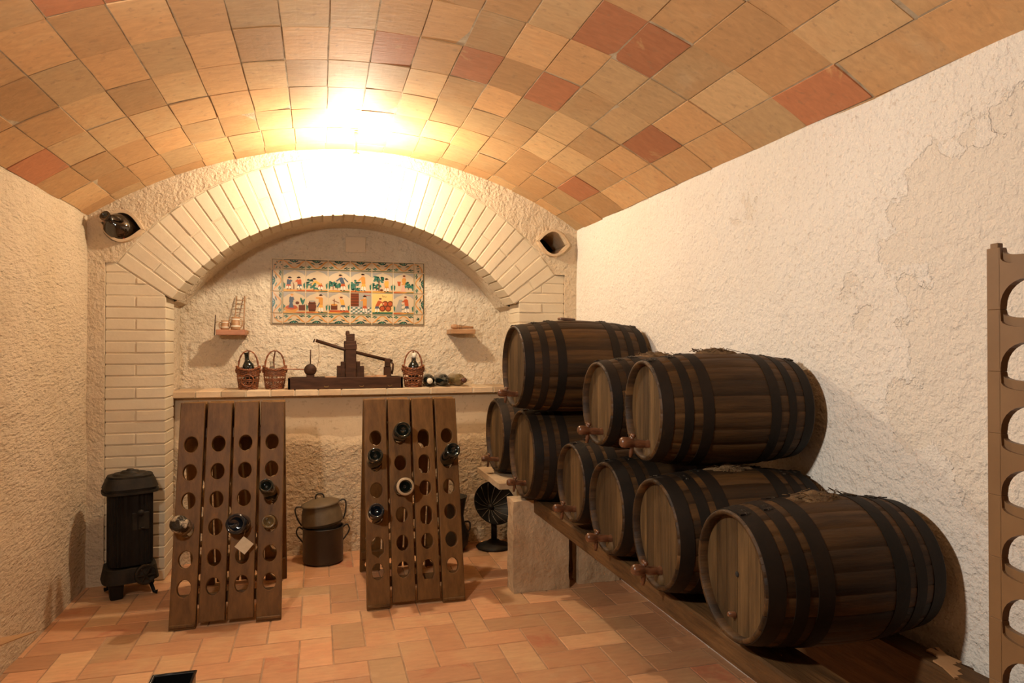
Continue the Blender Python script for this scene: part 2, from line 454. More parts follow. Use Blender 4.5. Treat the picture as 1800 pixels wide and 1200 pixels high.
for i in range(-17, 8):
    for j in range(-32, 16):
        d = (i - j) % 4; x, y = .831 + i * C, 2.427 + j * C
        if d == 0: ftile(x, y, 2 * C, C)
        elif d == 3: ftile(x, y, C, 2 * C)
vs = [mb.bm.verts.new(p) for p in ((XL - .05, YF - .02, -.0042), (XR + .05, YF - .02, -.0042), (XR + .05, 4.18, -.0042), (XL - .05, 4.18, -.0042))]
mb._fin([mb.bm.faces.new(vs)], 1, None, False)
tag(mb.build('floor'), kind='structure')

# back wall: brick arch ring on brick piers, rendered spandrel, alcove behind
CX, CZ, RI, RO = .195, .802, 1.132, 1.438
TH0 = math.atan2(.648, -.927); TH1 = math.atan2(.655, .927)      # springing angles left / right
PLi, PLo, PRi, PRo = -.758, -1.036, 1.148, 1.432
def arc(cx, cz, r, a0, a1, n): return [(cx + r * math.cos(a0 + (a1 - a0) * k / n), cz + r * math.sin(a0 + (a1 - a0) * k / n)) for k in range(n + 1)]
oL, oR = math.atan2(1.640 - CZ, PLo - .0 - CX), math.atan2(1.640 - CZ, PRo - CX)
aL = TH0; aR = TH1
zL, zR = CZ + RO * math.sin(aL), CZ + RO * math.sin(aR)
vault = arc(VX, VZ, VR + .01, A0, A1, 40)
outline = [(XL - .02, -.02)] + [(XL - .02, 1.86)] + vault + [(XR + .02, 1.9), (XR + .02, -.02)] + \
          [(PRo + .001, -.02), (PRo + .001, zR + .003)] + arc(CX, CZ, RO + .006, aR, aL, 40) + [(PLo - .001, zL + .003), (PLo - .001, -.02)]
PIPES = [(-.957, 1.812), (1.352, 1.823)]
def eye(cx, cz, w, h, rot, n=16, r0=0.0):
    pts = []
    for k in range(n + 1): t = k / n; pts.append((-w + 2 * w * t, h * math.sin(PI * t) ** .8))
    for k in range(1, n): t = k / n; pts.append((w - 2 * w * t, -h * math.sin(PI * t) ** .8))
    return [(cx + x * math.cos(rot) - z * math.sin(rot), cz + x * math.sin(rot) + z * math.cos(rot)) for x, z in pts]
holes = [eye(cx, cz, .102, .080, R(-8) if cx < 0 else R(-4)) for cx, cz in PIPES]
t = sheet(outline, holes, .05)
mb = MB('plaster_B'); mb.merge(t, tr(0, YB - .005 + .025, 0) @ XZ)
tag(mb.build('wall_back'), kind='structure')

def clip(poly, nx, nz, c):
    out = []
    for i in range(len(poly)):
        p, q = poly[i], poly[(i + 1) % len(poly)]
        dp, dq = p[0] * nx + p[1] * nz - c, q[0] * nx + q[1] * nz - c
        if dp <= 0: out.append(p)
        if (dp < 0) != (dq < 0) and dp != dq:
            t = dp / (dp - dq); out.append((p[0] + (q[0] - p[0]) * t, p[1] + (q[1] - p[1]) * t))
    return out
FY, BY = 3.886, 4.10
# mortar body of ring and voussoirs
mb = MB(['brick_paint', 'brick_joint'])
ringp = arc(CX, CZ, RI + .006, TH0, TH1, 48) + arc(CX, CZ, RO + .012, TH1, TH0, 48)
mb.prism(ringp, FY + .0035, BY, mi=1)
NV = 38; rnd = random.Random(3)
for k in range(NV):
    a0 = TH0 + (TH1 - TH0) * k / NV; a1 = TH0 + (TH1 - TH0) * (k + 1) / NV
    mid = (a0 + a1) / 2; g = .0042
    segs = [(RI, RO)] if k % 2 == 0 else [(RI, RI + .148), (RI + .156, RO)]
    for (r0, r1) in segs:
        j = rnd.uniform(-.002, .002)
        h0 = r0 * abs(a1 - a0) / 2 - g; h1 = r1 * abs(a1 - a0) / 2 - g
        ux, uz = math.cos(mid), math.sin(mid)
        poly = [(CX + ux * (r0 + j) + uz * h0, CZ + uz * (r0 + j) - ux * h0), (CX + ux * r1 + uz * h1, CZ + uz * r1 - ux * h1),
                (CX + ux * r1 - uz * h1, CZ + uz * r1 + ux * h1), (CX + ux * (r0 + j) - uz * h0, CZ + uz * (r0 + j) + ux * h0)]
        mb.prism(poly, FY + rnd.uniform(-.0025, .0025), BY - .004, mi=0, tint=rnd.random(), bev=.0022)
tag(mb.build('trim_1'), kind='structure')
# piers
for idx, (xi, xo, sgn) in enumerate(((PLi, PLo, 1), (PRi, PRo, -1))):
    mb = MB(['brick_paint', 'brick_joint'])
    a = TH0 if sgn == 1 else TH1
    # the springing plane: everything on the ring side is cut away
    nx, nz = (math.sin(a), -math.cos(a)) if sgn == 1 else (-math.sin(a), math.cos(a))
    cc = nx * CX + nz * CZ
    x0, x1 = min(xi, xo), max(xi, xo)
    body = clip([(x0 + .003, -.01), (x1 - .005, -.01), (x1 - .005, 1.632), (x0 + .003, 1.632)], nx, nz, cc - .001)
    mb.prism(body, FY + .0035, BY, mi=1)
    pitch = .0585; z = 0.0; k = 0
    while z < 1.62:
        zt = min(z + pitch, 1.634)
        cols = [(x0, x1)] if k % 2 else [(x0, (x0 + x1) / 2 - .004), ((x0 + x1) / 2 + .004, x1)]
        for (c0, c1) in cols:
            ja = rnd.uniform(-.0018, .0018)
            p = clip([(c0, z + .0042), (c1, z + .0042), (c1, zt - .0042), (c0, zt - .0042)], nx, nz, cc - .005)
            if len(p) > 2 and max(q[0] for q in p) - min(q[0] for q in p) > .015:
                mb.prism(p, FY + ja + rnd.uniform(-.001, .001), BY - .004, mi=0, tint=rnd.random(), bev=.0018)
        z += pitch; k += 1
    tag(mb.build('trim_%d' % (idx + 2)), kind='structure')
# alcove behind the arch
NY = 4.40; NL, NR = -.782, 1.168
mb = MB('plaster_N')
t = sheet([(NL - .03, .90), (NR + .03, .90), (NR + .03, 2.0), (NL - .03, 2.0)], [], .04)
mb.merge(t, tr(0, NY + .02, 0) @ XZ)
tag(mb.build('wall_alcove'), kind='structure')
mb = MB('plaster_N')
inner = [(NL, .90), (NL, 1.44)] + arc(CX, CZ, RI + .012, TH0 + .005, TH1 - .005, 40) + [(NR, 1.44), (NR, .90)]
prev = None; fs = []
for p in inner:
    row = [mb.bm.verts.new((p[0], y, p[1])) for y in (BY - .01, (BY + NY) / 2, NY + .005)]
    if prev: fs += [mb.bm.faces.new([prev[k], row[k], row[k + 1], prev[k + 1]]) for k in (0, 1)]
    prev = row
mb._fin(fs, 0, None, False)
tag(mb.build('trim_4'), kind='structure')
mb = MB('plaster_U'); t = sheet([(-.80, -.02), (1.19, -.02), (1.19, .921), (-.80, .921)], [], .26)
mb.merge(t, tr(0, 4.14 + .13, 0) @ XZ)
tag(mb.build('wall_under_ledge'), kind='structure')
# mound of render at the foot of left corner
# ledge of bricks laid flat
T = thing('brick_ledge', 'long pale brick ledge running across the alcove below the painted tiles', 'ledge', (.2, 4.08, .921))
mb = MB(['ledge_brick', 'brick_joint']); x = -.779 - .2 + .001; rnd = random.Random(4)
mb.box((1.92, .315, .030), (.195 - .2, .161, .0155), mi=1)
while x < 1.160 - .2:
    w = min(rnd.choice((.13, .13, .26)), 1.166 - .2 - x)
    if w > .02: mb.box((w - .006, .318, .035), (x + w / 2, .159 + rnd.uniform(-.003, .002), .0178), tint=(rnd.random() * .7, rnd.random(), 0), bev=.003)
    x += w
mb.build('ledge_bricks', T)

# blank cover plate on the alcove wall
T = thing('cover_plate', 'blank square cover plate painted like the alcove wall above the tile picture', 'cover plate', (.226, 4.40, 1.845))
mb = MB('plaster_S'); mb.box((.125, .008, .1), (0, -.004, 0), bev=.003); mb.build('plate', T)

# curved roof tiles making two pipe mouths
LAB = ['eye-shaped mouth of two curved clay roof tiles in the left corner, holding the black bottle',
       'empty eye-shaped mouth of two curved clay roof tiles in the right corner']
for (cx, cz), lab, rot in zip(PIPES, LAB, (R(-8), R(-4))):
    T = thing('clay_pipe_mouth', lab, 'clay tile', (cx, YB, cz), (0, 0, 0), 'clay roof tile mouths in the back wall')
    for s in (1, -1):
        mb = MB('ledge_brick'); n = 14
        outer = [(-.104 + .208 * k / n, s * (.002 + .080 * math.sin(PI * k / n) ** .85)) for k in range(n + 1)]
        inn = [(-.090 + .180 * k / n, s * (-.004 + .072 * math.sin(PI * k / n) ** .9)) for k in range(n, -1, -1)]
        inn = [(x, z if s * z > .001 else s * .001) for x, z in inn]
        poly = [(x * math.cos(rot) - z * math.sin(rot), x * math.sin(rot) + z * math.cos(rot)) for x, z in outer + inn]
        mb.prism(poly, -.040 if s < 0 else -.030, .26, tint=(.25, .5, 0))
        mb.build('roof_tile', T)
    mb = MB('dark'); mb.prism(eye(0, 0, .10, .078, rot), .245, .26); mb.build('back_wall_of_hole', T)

# ------------------------------------------------------------------ bottles
def axis_M(loc, d):
    d = Vector(d).normalized(); return Matrix.Translation(loc) @ d.to_track_quat('Z', 'Y').to_matrix().to_4x4()
def bottle(name, label, cat, loc, d, glass='glass', r=.0375, h=.29, kind='wine', cap=None, base_ring=None, group=None, lab=None, foil=False):
    """base at loc, axis d points to the neck"""
    q = Vector(d).normalized().to_track_quat('Z', 'Y').to_euler()
    T = thing(name, label, cat, loc, q, group)
    if kind == 'wine': P = [(0, .022), (r * .35, .020), (r * .7, .006), (r * .86, 0), (r * .97, .004), (r, .012), (r, h * .60), (r * .93, h * .66), (r * .62, h * .73), (r * .40, h * .78), (r * .37, h * .84), (r * .37, h * .96), (r * .42, h * .965), (r * .42, h), (0, h)]
    elif kind == 'champ': P = [(0, .030), (r * .3, .027), (r * .62, .010), (r * .80, .001), (r * .93, .002), (r, .014), (r, h * .42), (r * .93, h * .52), (r * .70, h * .66), (r * .46, h * .78), (r * .36, h * .86), (r * .34, h * .95), (r * .42, h * .955), (r * .42, h), (0, h)]
    else: P = [(0, .01), (r * .7, .002), (r * .9, 0), (r, .03), (r * 1.02, h * .5), (r * .85, h * .68), (r * .5, h * .8), (r * .27, h * .86), (r * .26, h * .95), (r * .34, h * .96), (r * .34, h), (0, h)]
    mb = MB(glass); mb.lathe(P, 32); mb.build('glass_body', T)
    if cap:
        mb = MB(cap); mb.lathe([(0, h + .004), (r * .40, h + .003), (r * .46, h - .002), (r * .45, h * .93), (r * .40, h * .86), (r * .385, h * .86)][::-1], 20); mb.build('capsule', T)
    if base_ring:
        mb = MB(base_ring); mb.lathe([(r * .84, -.006), (r * 1.13, -.006), (r * 1.15, .004), (r * 1.01, .012), (r * .82, .0)], 32); mb.build('base_ring', T)
    if lab:
        mb = MB(lab); n = 10; z0, z1 = h * .2, h * .48
        fs = []; pr = None
        for k in range(n + 1):
            a = -1.1 + 2.2 * k / n; row = [mb.bm.verts.new((r * 1.012 * math.cos(a), r * 1.012 * math.sin(a), z)) for z in (z0, z1)]
            if pr: fs.append(mb.bm.faces.new([pr[0], row[0], row[1], pr[1]]))
            pr = row
        mb._fin(fs, 0, None, True); mb.build('paper_label', T)
    if foil:
        mb = MB('foil'); f = lambda rr, z, a: rr * (1 + .06 * noise.noise(Vector((math.cos(a) * 3, math.sin(a) * 3, z * 60))))
        mb.lathe([(0, -.006), (r * .6, -.009), (r * 1.0, -.004), (r * 1.04, .01), (r * 1.03, .055)], 28, fn=f); mb.build('wrapping', T)
    return T

# big black bottle lying in left pipe mouth
T = thing('demijohn', 'glossy black bulbous bottle lying in the left clay tile mouth, neck toward the room', 'bottle', (-.975, 3.89, 1.806),
          Vector((-.35, -.85, .38)).to_track_quat('Z', 'Y').to_euler())
T.scale = (1.12, 1.12, 1.12)
mb = MB('glass_brown'); r = .066
mb.lathe([(0, -.13), (.05, -.125), (r, -.09), (r, .00), (r * .95, .028), (r * .75, .052), (.030, .066), (.020, .076), (.018, .094), (.023, .096), (.023, .106), (.016, .106), (.015, .09), (0, .088)], 40); mb.build('glass_body', T)
mb = MB('glass_brown'); mb.tube([(.016, 0, .098), (.040, 0, .098), (.050, 0, .080), (.052, 0, .055)], .006); mb.build('handle', T)
mb = MB('cap_red'); mb.box((.02, .008, .012), (.03, -.052, .0), bev=.003); mb.build('seal', T)

# bottles lying on the ledge, necks to the room
g = 'bottles lying on the brick ledge'
bottle('wine_bottle', 'dark bottle with a white capsule lying on the ledge beside the wicker basket', 'bottle', (.674, 4.385, .996), (-.08, -1, .0), h=.27, cap='cork_cap', group=g)
bottle('wine_bottle', 'plain dark bottle lying between two others on the ledge, no capsule', 'bottle', (.757, 4.385, .996), (-.02, -1, 0), 'glass', h=.27, group=g)
bottle('wine_bottle', 'bottle with brown capsule and cream neck label, rightmost of those lying on the ledge', 'bottle', (.838, 4.375, .996), (.12, -1, .0), 'glass_amber', h=.25, cap='cap_dark', lab='label_paper', group=g)

# ------------------------------------------------------------------ riddling racks
SL = math.atan2(.256, .945)
def riddling_rack(label, X0, X1, chips=()):
    T = thing('riddling_rack', label, 'bottle rack', ((X0 + X1) / 2, 3.18, 0), (0, 0, 0), 'wooden riddling racks standing on the tile floor')
    W = X1 - X0; bw = W / 4 - .011; H = .978; Y_AP = .296
    holez = [.165, .285, .415, .535, .66, .785]
    for side in (0, 1):
        mb = None
        P = thing.__call__ if False else None
        for k in range(4):
            cx = -W / 2 + (k + .5) * W / 4
            low = 0.0 if k in (0, 3) else .022
            out = [(cx - bw / 2, low), (cx + bw / 2, low), (cx + bw / 2, H - (.004 if k % 2 else 0)), (cx - bw / 2, H)]
            hs = []
            for r_, z in enumerate(holez if side == 0 else [q - (1.2 - q) / 3.25 * (.59 - q * .54) - .062 + .10 * (q < .3) for q in holez]):
                e = ell(cx, z, .0285, .036, 22)
                if (k, r_) in chips and side == 0:
                    e = [(x, y if y > z - .01 else y - .014 - .012 * random.random()) for x, y in e]
                hs.append(e)
            t = sheet(out, hs, .036, .003)
            mb = MB('rack_wood')
            if side == 0: M = rx(R(90) - SL) @ tr(0, 0, -.018)
            else: M = tr(0, 2 * Y_AP + .006, 0) @ rz(PI) @ rx(R(90) - SL) @ tr(0, 0, -.018)
            mb.merge(t, M, tint=.3 + .4 * random.random())
            b_ = mb.build('board', T)
            if side == 0 and k in (0, 3):
                mb = MB('rack_wood'); mb.box((bw - .004, .028, .014), (cx, .010, .012), (-SL, 0, 0), tint=.2, bev=.003); mb.build('foot_block', T)
        for z in (.1, .80):
            mb = MB('rack_wood'); s = 1 if side == 0 else -1
            yy = (z * math.tan(SL) + .047) if side == 0 else (2 * Y_AP + .006 - z * math.tan(SL) - .047)
            mb.box((W - .02, .018, .045), (0, yy, z), ((-SL) * s, 0, 0), tint=.35, bev=.002); mb.build('cross_batten', T)
    return T
def on_rack(X, z): return Vector((X, 3.18 + z * math.tan(SL), z))
riddling_rack('brown wooden riddling rack standing beside the black iron stove', -.612, -.148, ())
riddling_rack('brown wooden riddling rack with chipped hole edges standing near the barrels', .212, .680, ((2, 0), (2, 2), (2, 4), (2, 5), (0, 1)))
def rb(X, z, label, out=.10, glass='glass', r=.038, up=.5, side=0.0, cat='bottle', **kw):
    p = on_rack(X, z); d = Vector((side, -1, up)).normalized()       # points outwards from the board
    g = kw.pop('group', 'bottles stuck neck first in the riddling racks')
    return bottle('wine_bottle', label, cat, p + d * out, -d, glass, r, .27, 'champ', group=g, **kw)
rb(-.212, .535, 'slim dark bottle stuck in the left rack, upper right of its bottles', .105, r=.032, up=.55, side=-.12)
rb(-.560, .405, 'clear bottle with crumpled shiny wrapping stuck in the left rack by its left edge', .10, 'glass_clear', r=.036, up=.45, side=-.12, foil=True)
rb(-.334, .405, 'large blue-black bottle in the middle of the left rack', .085, 'glass_blue', r=.045, up=.28, side=-.16)
rb(-.212, .405, 'smoky amber bottle stuck in the left rack below the slim dark one', .045, 'glass_amber', r=.030, up=.35)
rb(.392, .775, 'dark bottle in the right rack, highest of its bottles', .105, r=.041, up=.30, side=0)
rb(.262, .648, 'dark bottle in the left column of the right rack, upper of two', .115, r=.036, up=.48, side=-.02)
rb(.618, .648, 'dark bottle sticking out at the right edge of the right rack', .125, r=.037, up=.55, side=.10)
rb(.388, .525, 'dark bottle with a wide cream ring around its base in the right rack', .11, r=.036, up=.22, side=.06, base_ring='ring_cream')
rb(.262, .405, 'dark bottle with small paper label, left column of the right rack, lower of two', .115, 'glass_blue', r=.036, up=.45, side=-.02, lab='label_paper')
# tag hanging on left rack
T = thing('paper_tag', 'small square cream paper tag hanging cornerwise on the left rack', 'tag', on_rack(-.312, .330) + Vector((0, -.040, -.004)), (-SL + .1, R(42), 0))
mb = MB('label_paper'); mb.box((.056, .002, .056), (0, 0, 0)); mb.build('paper', T)
mb = MB('twine'); mb.tube([(-.026, 0, .026), (-.045, -.01, .06), (-.045, .002, .086)], .0012, 5); mb.build('string', T)

# ------------------------------------------------------------------ stove
T = thing('iron_stove', 'narrow black cast iron stove with ribbed body and domed lid in the left corner', 'stove', (-.885, 3.74, 0), (0, 0, R(20)))
def oval(rxx, ryy, z0, z1, ribs=0, amp=0, n=96, mb=None, mi=0, pw=.6, top=None):
    rings = []
    for z, s in ((z0, 1), (z1, top or 1)):
        ring = []
        for k in range(n):
            a = 2 * PI * k / n; c, s_ = math.cos(a), math.sin(a)
            rr = 1 - amp * (.5 + .5 * math.cos(a * ribs)) if ribs else 1
            x = math.copysign(abs(c) ** pw, c) * rxx * s * rr; y = math.copysign(abs(s_) ** pw, s_) * ryy * s * rr
            ring.append(mb.bm.verts.new((x, y, z)))
        rings.append(ring)
    fs = [mb.bm.faces.new([rings[0][k], rings[0][(k + 1) % n], rings[1][(k + 1) % n], rings[1][k]]) for k in range(n)]
    fs += [mb.bm.faces.new(rings[0][::-1]), mb.bm.faces.new(rings[1])]
    mb._fin(fs, mi, None, False)
mb = MB('iron'); oval(.098, .088, .15, .50, 32, .045, 192, mb); mb.build('ribbed_body', T)
mb = MB('iron_dust')
oval(.112, .102, .505, .522, mb=mb); oval(.122, .110, .495, .506, mb=mb)
mb.build('collar', T)
mb = MB('iron_dust')
oval(.120, .108, .520, .568, mb=mb, top=.84); oval(.098, .088, .568, .577, mb=mb, pw=.8); oval(.078, .070, .577, .586, mb=mb, pw=.9, top=.9)
oval(.045, .040, .586, .596, mb=mb, pw=1, top=.8); oval(.020, .020, .596, .604, mb=mb, pw=1, top=.7)
mb.build('lid', T)
mb = MB('iron_dust'); oval(.122, .112, .075, .140, mb=mb, top=.90, pw=.5); mb.build('base', T)
mb = MB('iron_dust')
M = tr(.052, -.112, .108) @ rz(R(8)) @ rx(R(82)) @ Matrix.Scale(1.1, 4)
mb.lathe([(0, .016), (.012, .016), (.014, .008), (.030, .008), (.036, .014), (.042, .012), (.044, 0), (0, 0)], 28, M)
for k in range(6): mb.box((.006, .010, .03), (.052 + .024 * math.cos(k * PI / 3), -.131, .108 + .022 * math.sin(k * PI / 3)), (0, -k * PI / 3 + PI / 2, 0), bev=.001)
mb.build('air_wheel', T)
mb = MB('iron_dust'); mb.box((.075, .008, .085), (.035, -.083, .36), bev=.003)
mb.lathe([(0, .01), (.014, .01), (.016, 0)], 16, tr(.035, -.086, .40) @ rx(R(90))); mb.tube([(.035, -.09, .33), (.035, -.102, .33), (.05, -.102, .33)], .004)
mb.build('fire_door', T)
mb = MB('iron'); mb.box((.052, .05, .088), (-.065, -.062, .043), (0, 0, 0), bev=.006, taper=(1.25, 1.2)); mb.build('leg', T)
for (lx, ly) in ((.075, -.07), (.08, .06), (-.07, .06)):
    mb = MB('iron'); mb.tube([(lx, ly, .085), (lx * 1.12, ly * 1.1, .045), (lx * 1.25, ly * 1.3, .012), (lx * 1.45, ly * 1.35, .009)], [.011, .009, .008, .010]); mb.build('leg', T)

# ------------------------------------------------------------------ pots
def handle_pts(x, z, w, h, s=1): return [(s * (x - .004), 0, z), (s * (x + w * .6), 0, z + h * .25), (s * (x + w), 0, z - h * .1), (s * (x + w * .8), 0, z - h * .45), (s * (x + w * .25), 0, z - h * .8), (s * (x - .002), 0, z - h)]
def smooth_path(pts, n=5):
    P = [Vector(p) for p in pts]; out = []
    for i in range(len(P) - 1):
        p0, p1, p2, p3 = P[max(i - 1, 0)], P[i], P[i + 1], P[min(i + 2, len(P) - 1)]
        for k in range(n):
            t = k / n
            out.append(.5 * ((2 * p1) + (p2 - p0) * t + (2 * p0 - 5 * p1 + 4 * p2 - p3) * t * t + (3 * p1 - p0 - 3 * p2 + p3) * t ** 3))
    out.append(P[-1]); return out
T = thing('cooking_pot', 'black cylindrical cooking pot standing on the floor between the racks, another pot on top', 'pot', (.030, 3.985, 0))
mb = MB('pot'); mb.lathe([(0, .001), (.098, .001), (.108, .008), (.110, .02), (.110, .192), (.114, .196), (.112, .200), (.106, .198), (.106, .02), (0, .016)], 48); mb.build('body', T)
for s in (1, -1):
    mb = MB('pot'); mb.tube(smooth_path(handle_pts(.110, .182, .033, .07, s)), .0042); mb.build('handle', T)
T = thing('cooking_pot', 'brown-black lidded pot stacked tilted in the top of the floor pot', 'pot', (.028, 3.985, .208), (0, R(-6.5), 0))
mb = MB(['pot', 'lid'])
mb.lathe([(0, -.03), (.088, -.03), (.096, -.02), (.100, .0)], 48); mb.lathe([(.100, 0), (.1125, .012), (.114, .02)], 48)
mb.lathe([(.114, .02), (.106, .075), (.094, .112), (.097, .120)], 48, mi=1); mb.build('body', T)
mb = MB('lid'); mb.lathe([(.104, .112), (.106, .119), (.100, .124), (.06, .138), (.02, .146), (0, .147)], 48); mb.build('lid', T)
mb = MB('pot'); mb.tube(smooth_path([(-.022, 0, .142), (-.022, 0, .158), (-.010, 0, .172), (.010, 0, .172), (.022, 0, .158), (.022, 0, .142)]), .0036); mb.build('lid_handle', T)
for s in (1, -1):
    mb = MB('pot'); mb.tube(smooth_path([(s * .097, 0, .112), (s * .125, 0, .118), (s * .138, 0, .10), (s * .130, 0, .05), (s * .113, 0, .01)]), .0042); mb.build('handle', T)
T = thing('cooking_pot', 'black pot with ring handle mostly hidden behind the right riddling rack', 'pot', (.775, 4.005, 0))
mb = MB('pot'); mb.lathe([(0, .001), (.06, .001), (.085, .03), (.095, .09), (.070, .15), (.060, .20), (.078, .30), (.084, .315), (.078, .315), (.055, .2), (0, .19)], 40); mb.build('body', T)
mb = MB('pot'); mb.tube(smooth_path([(.070, 0, .16), (.098, 0, .155), (.102, 0, .12), (.090, 0, .10)]), .005); mb.build('handle', T)

# dish heater
T = thing('dish_heater', 'black fluted metal dish on a pedestal standing behind the stone pier', 'dish', (1.02, 3.985, 0))
mb = MB('iron_dust'); mb.lathe([(0, .002), (.105, .002), (.108, .008), (.085, .02), (.05, .030), (.03, .045), (0, .05)], 40); mb.build('base', T)
mb = MB('iron'); mb.tube([(0, 0, .04), (0, 0, .12), (0, .012, .19)], .018, 14); mb.build('stem', T)
D = tr(0, -.005, .262) @ rz(R(12)) @ rx(R(58))
mb = MB('iron')
mb.lathe([(.015, -.062), (.06, -.048), (.10, -.018), (.130, .012), (.134, .015), (.134, .010), (.10, -.024), (.06, -.054), (.015, -.068)], 48, D); mb.build('dish', T)
for k in range(15):
    a = 2 * PI * k / 15; mb = MB('dish_rib')
    mb.tube([D @ Vector((rr * math.cos(a), rr * math.sin(a), zz)) for rr, zz in ((.015, -.058), (.04, -.052), (.06, -.045), (.08, -.031), (.10, -.015), (.126, .009))], .0018, 5); mb.build('rib', T)
mb = MB('iron_dust'); mb.lathe([(0, -.040), (.014, -.043), (.018, -.055), (.018, -.068)], 20, D); mb.build('hub', T)

# ------------------------------------------------------------------ wicker baskets
def basket(label, loc, rot, ring=False, seed=0):
    T = thing('wicker_basket', label, 'basket', loc, (0, 0, rot), 'wicker bottle baskets on the brick ledge')
    H, r0, r1 = .120, .046, .056
    mb = MB('wicker'); n = 18
    def rad(z): return r0 + (r1 - r0) * (z / H) + .004 * math.sin(z / H * PI)
    for k in range(n):
        a = 2 * PI * k / n
        mb.tube([(rad(z) * math.cos(a) * 1.06, rad(z) * math.sin(a) * .85, z) for z in (0, H * .25, H * .5, H * .75, H)], .0022, 5)
    lev = [.004, .010, .016, .022, .046, .052, .058, .074, .080, .086, .092, .098, .104, .110]
    for q, z in enumerate(lev):
        pts = []
        for k in range(n * 4):
            a = 2 * PI * k / (n * 4); w = .0028 * math.cos(a * n / 2 + (q % 2) * PI)
            r_ = rad(z) + w; pts.append((r_ * math.cos(a) * 1.06, r_ * math.sin(a) * .85, z))
        mb.tube(pts, .0024, 5, cyclic=True)
    for k in range(n):      # open diagonal lattice in the middle
        for s in (1, -1):
            a = 2 * PI * k / n; a2 = a + s * 2 * PI / n * 1.5
            mb.tube([(rad(.022) * math.cos(a) * 1.06, rad(.022) * math.sin(a) * .85, .022), (rad(.046) * math.cos(a2) * 1.06, rad(.046) * math.sin(a2) * .85, .048)], .0017, 4)
    mb.lathe([(0, .003), (r0, .003), (r0, 0), (0, 0)], 24)
    mb.build('woven_body', T)
    mb = MB('wicker')
    for ph in (0, PI):
        pts = []
        for k in range(120):
            a = 2 * PI * k / 120; b_ = a * 9 + ph; rr = r1 + .003 + .0035 * math.cos(b_)
            dip = .010 * math.cos(2 * a) ; pts.append((rr * math.cos(a) * 1.06, rr * math.sin(a) * .85, H + dip + .0035 * math.sin(b_)))
        mb.tube(pts, .0038, 6, cyclic=True)
    mb.build('braided_rim', T)
    mb = MB('wicker')
    for ph in (0, PI):
        pts = []
        for k in range(61):
            a = PI * k / 60; b_ = a * 9 + ph
            rr = .054 + .0026 * math.cos(b_); pts.append((rr * math.cos(a), .0026 * math.sin(b_), H - .02 + .122 * math.sin(a) ** .72))
        mb.tube(pts, .0036, 6)
    mb.build('handle', T)
    mb = MB('wicker'); mb.tube(smooth_path([(0, .045, .10), (-.006, .04, .16), (0, .02, .205), (.002, 0, .222)]), .004); mb.build('back_strut', T)
    for s in (1, -1):
        mb = MB('wicker'); mb.tube([(s * .060, 0, .124), (s * .066, -.004, .110), (s * .062, 0, .095)], .007, 8); mb.build('handle_knot', T)
    if ring:
        mb = MB('wicker'); mb.tube([(.034 * math.cos(2 * PI * k / 32), -.047 - .004 * math.sin(2 * PI * k / 32), .052 + .034 * math.sin(2 * PI * k / 32)) for k in range(32)], .0034, 7, cyclic=True); mb.build('side_loop', T)
    return T
LZ = .9575
basket('brown wicker basket with a round side loop, leftmost on the ledge', (-.388, 4.22, LZ), R(0), True)
basket('brown wicker basket with a clear bottle, between the looped basket and the model press', (-.243, 4.22, LZ), R(4))
t = basket('brown wicker basket holding a white-capped dark bottle right of the model press', (.562, 4.20, LZ), R(-6), True)
t.children  # noqa
for c in [q for q in COL.objects if q.parent == t and q.name.startswith('side_loop')]:
    c.scale = (.5, 1, .85); c.location = (.022, 0, .006)
bottle('wine_bottle', 'small dark bottle leaning in the leftmost wicker basket', 'bottle', (-.372, 4.228, LZ + .008), (-.14, -.0, 1), r=.032, h=.205, group='bottles held in the wicker baskets')
bottle('wine_bottle', 'small clear bottle standing in the middle wicker basket', 'bottle', (-.25, 4.215, LZ + .008), (-.08, 0, 1), 'glass_clear', r=.026, h=.155, group='bottles held in the wicker baskets')
bottle('wine_bottle', 'small dark bottle with white cap standing in the right wicker basket', 'bottle', (.560, 4.208, LZ + .008), (.05, 0, 1), r=.032, h=.195, cap='cork_cap', group='bottles held in the wicker baskets')

# ------------------------------------------------------------------ model press
T = thing('model_wine_press', 'dark wooden model of a beam wine press on a long tray on the ledge', 'model press', (.162, 4.18, LZ))
mb = MB('press_wood')
mb.box((.655, .014, .066), (0, -.063, .033), bev=.002); mb.box((.655, .014, .066), (0, .083, .033), bev=.002)
for s in (-1, 1): mb.box((.014, .16, .066), (s * .3205, .010, .033), bev=.002)
mb.box((.64, .15, .010), (0, .01, .006)); mb.build('tray', T)
for x in (-.115, .085, .25):
    mb = MB('brass'); mb.tube([(x - .012, -.071, .018), (x - .008, -.074, .012), (x + .008, -.074, .012), (x + .012, -.071, .018)], .0015, 5); mb.build('staple', T)
mb = MB('press_wood'); mb.box((.062, .030, .272), (.025, -.028, .146), bev=.003); mb.box((.068, .036, .035), (.025, -.028, .245), bev=.003)
mb.box((.050, .028, .04), (.022, -.028, .302), bev=.003); mb.lathe([(0, .03), (.010, .025), (.012, .015), (.012, 0)], 14, tr(.006, -.028, .312)); mb.build('front_post', T)
mb = MB('press_wood'); mb.box((.050, .028, .27), (.012, .045, .145), bev=.003); mb.build('rear_post', T)
mb = MB('press_wood'); mb.tube([(-.175, .0, .282), (.0, .002, .226), (.272, .006, .157)], .010, 12); mb.build('lever_beam', T)
mb = MB('press_wood'); mb.lathe([(.010, 0), (.012, .008)], 8, tr(-.18, 0, .28) @ ry(R(-70))); mb.build('beam_tip', T)
mb = MB('press_wood')
for k, (x, h) in enumerate(((-.042, .132), (-.020, .156), (.068, .158), (.091, .130))): mb.box((.024, .060, h - .01), (x, .012, h / 2 + .005), bev=.002)
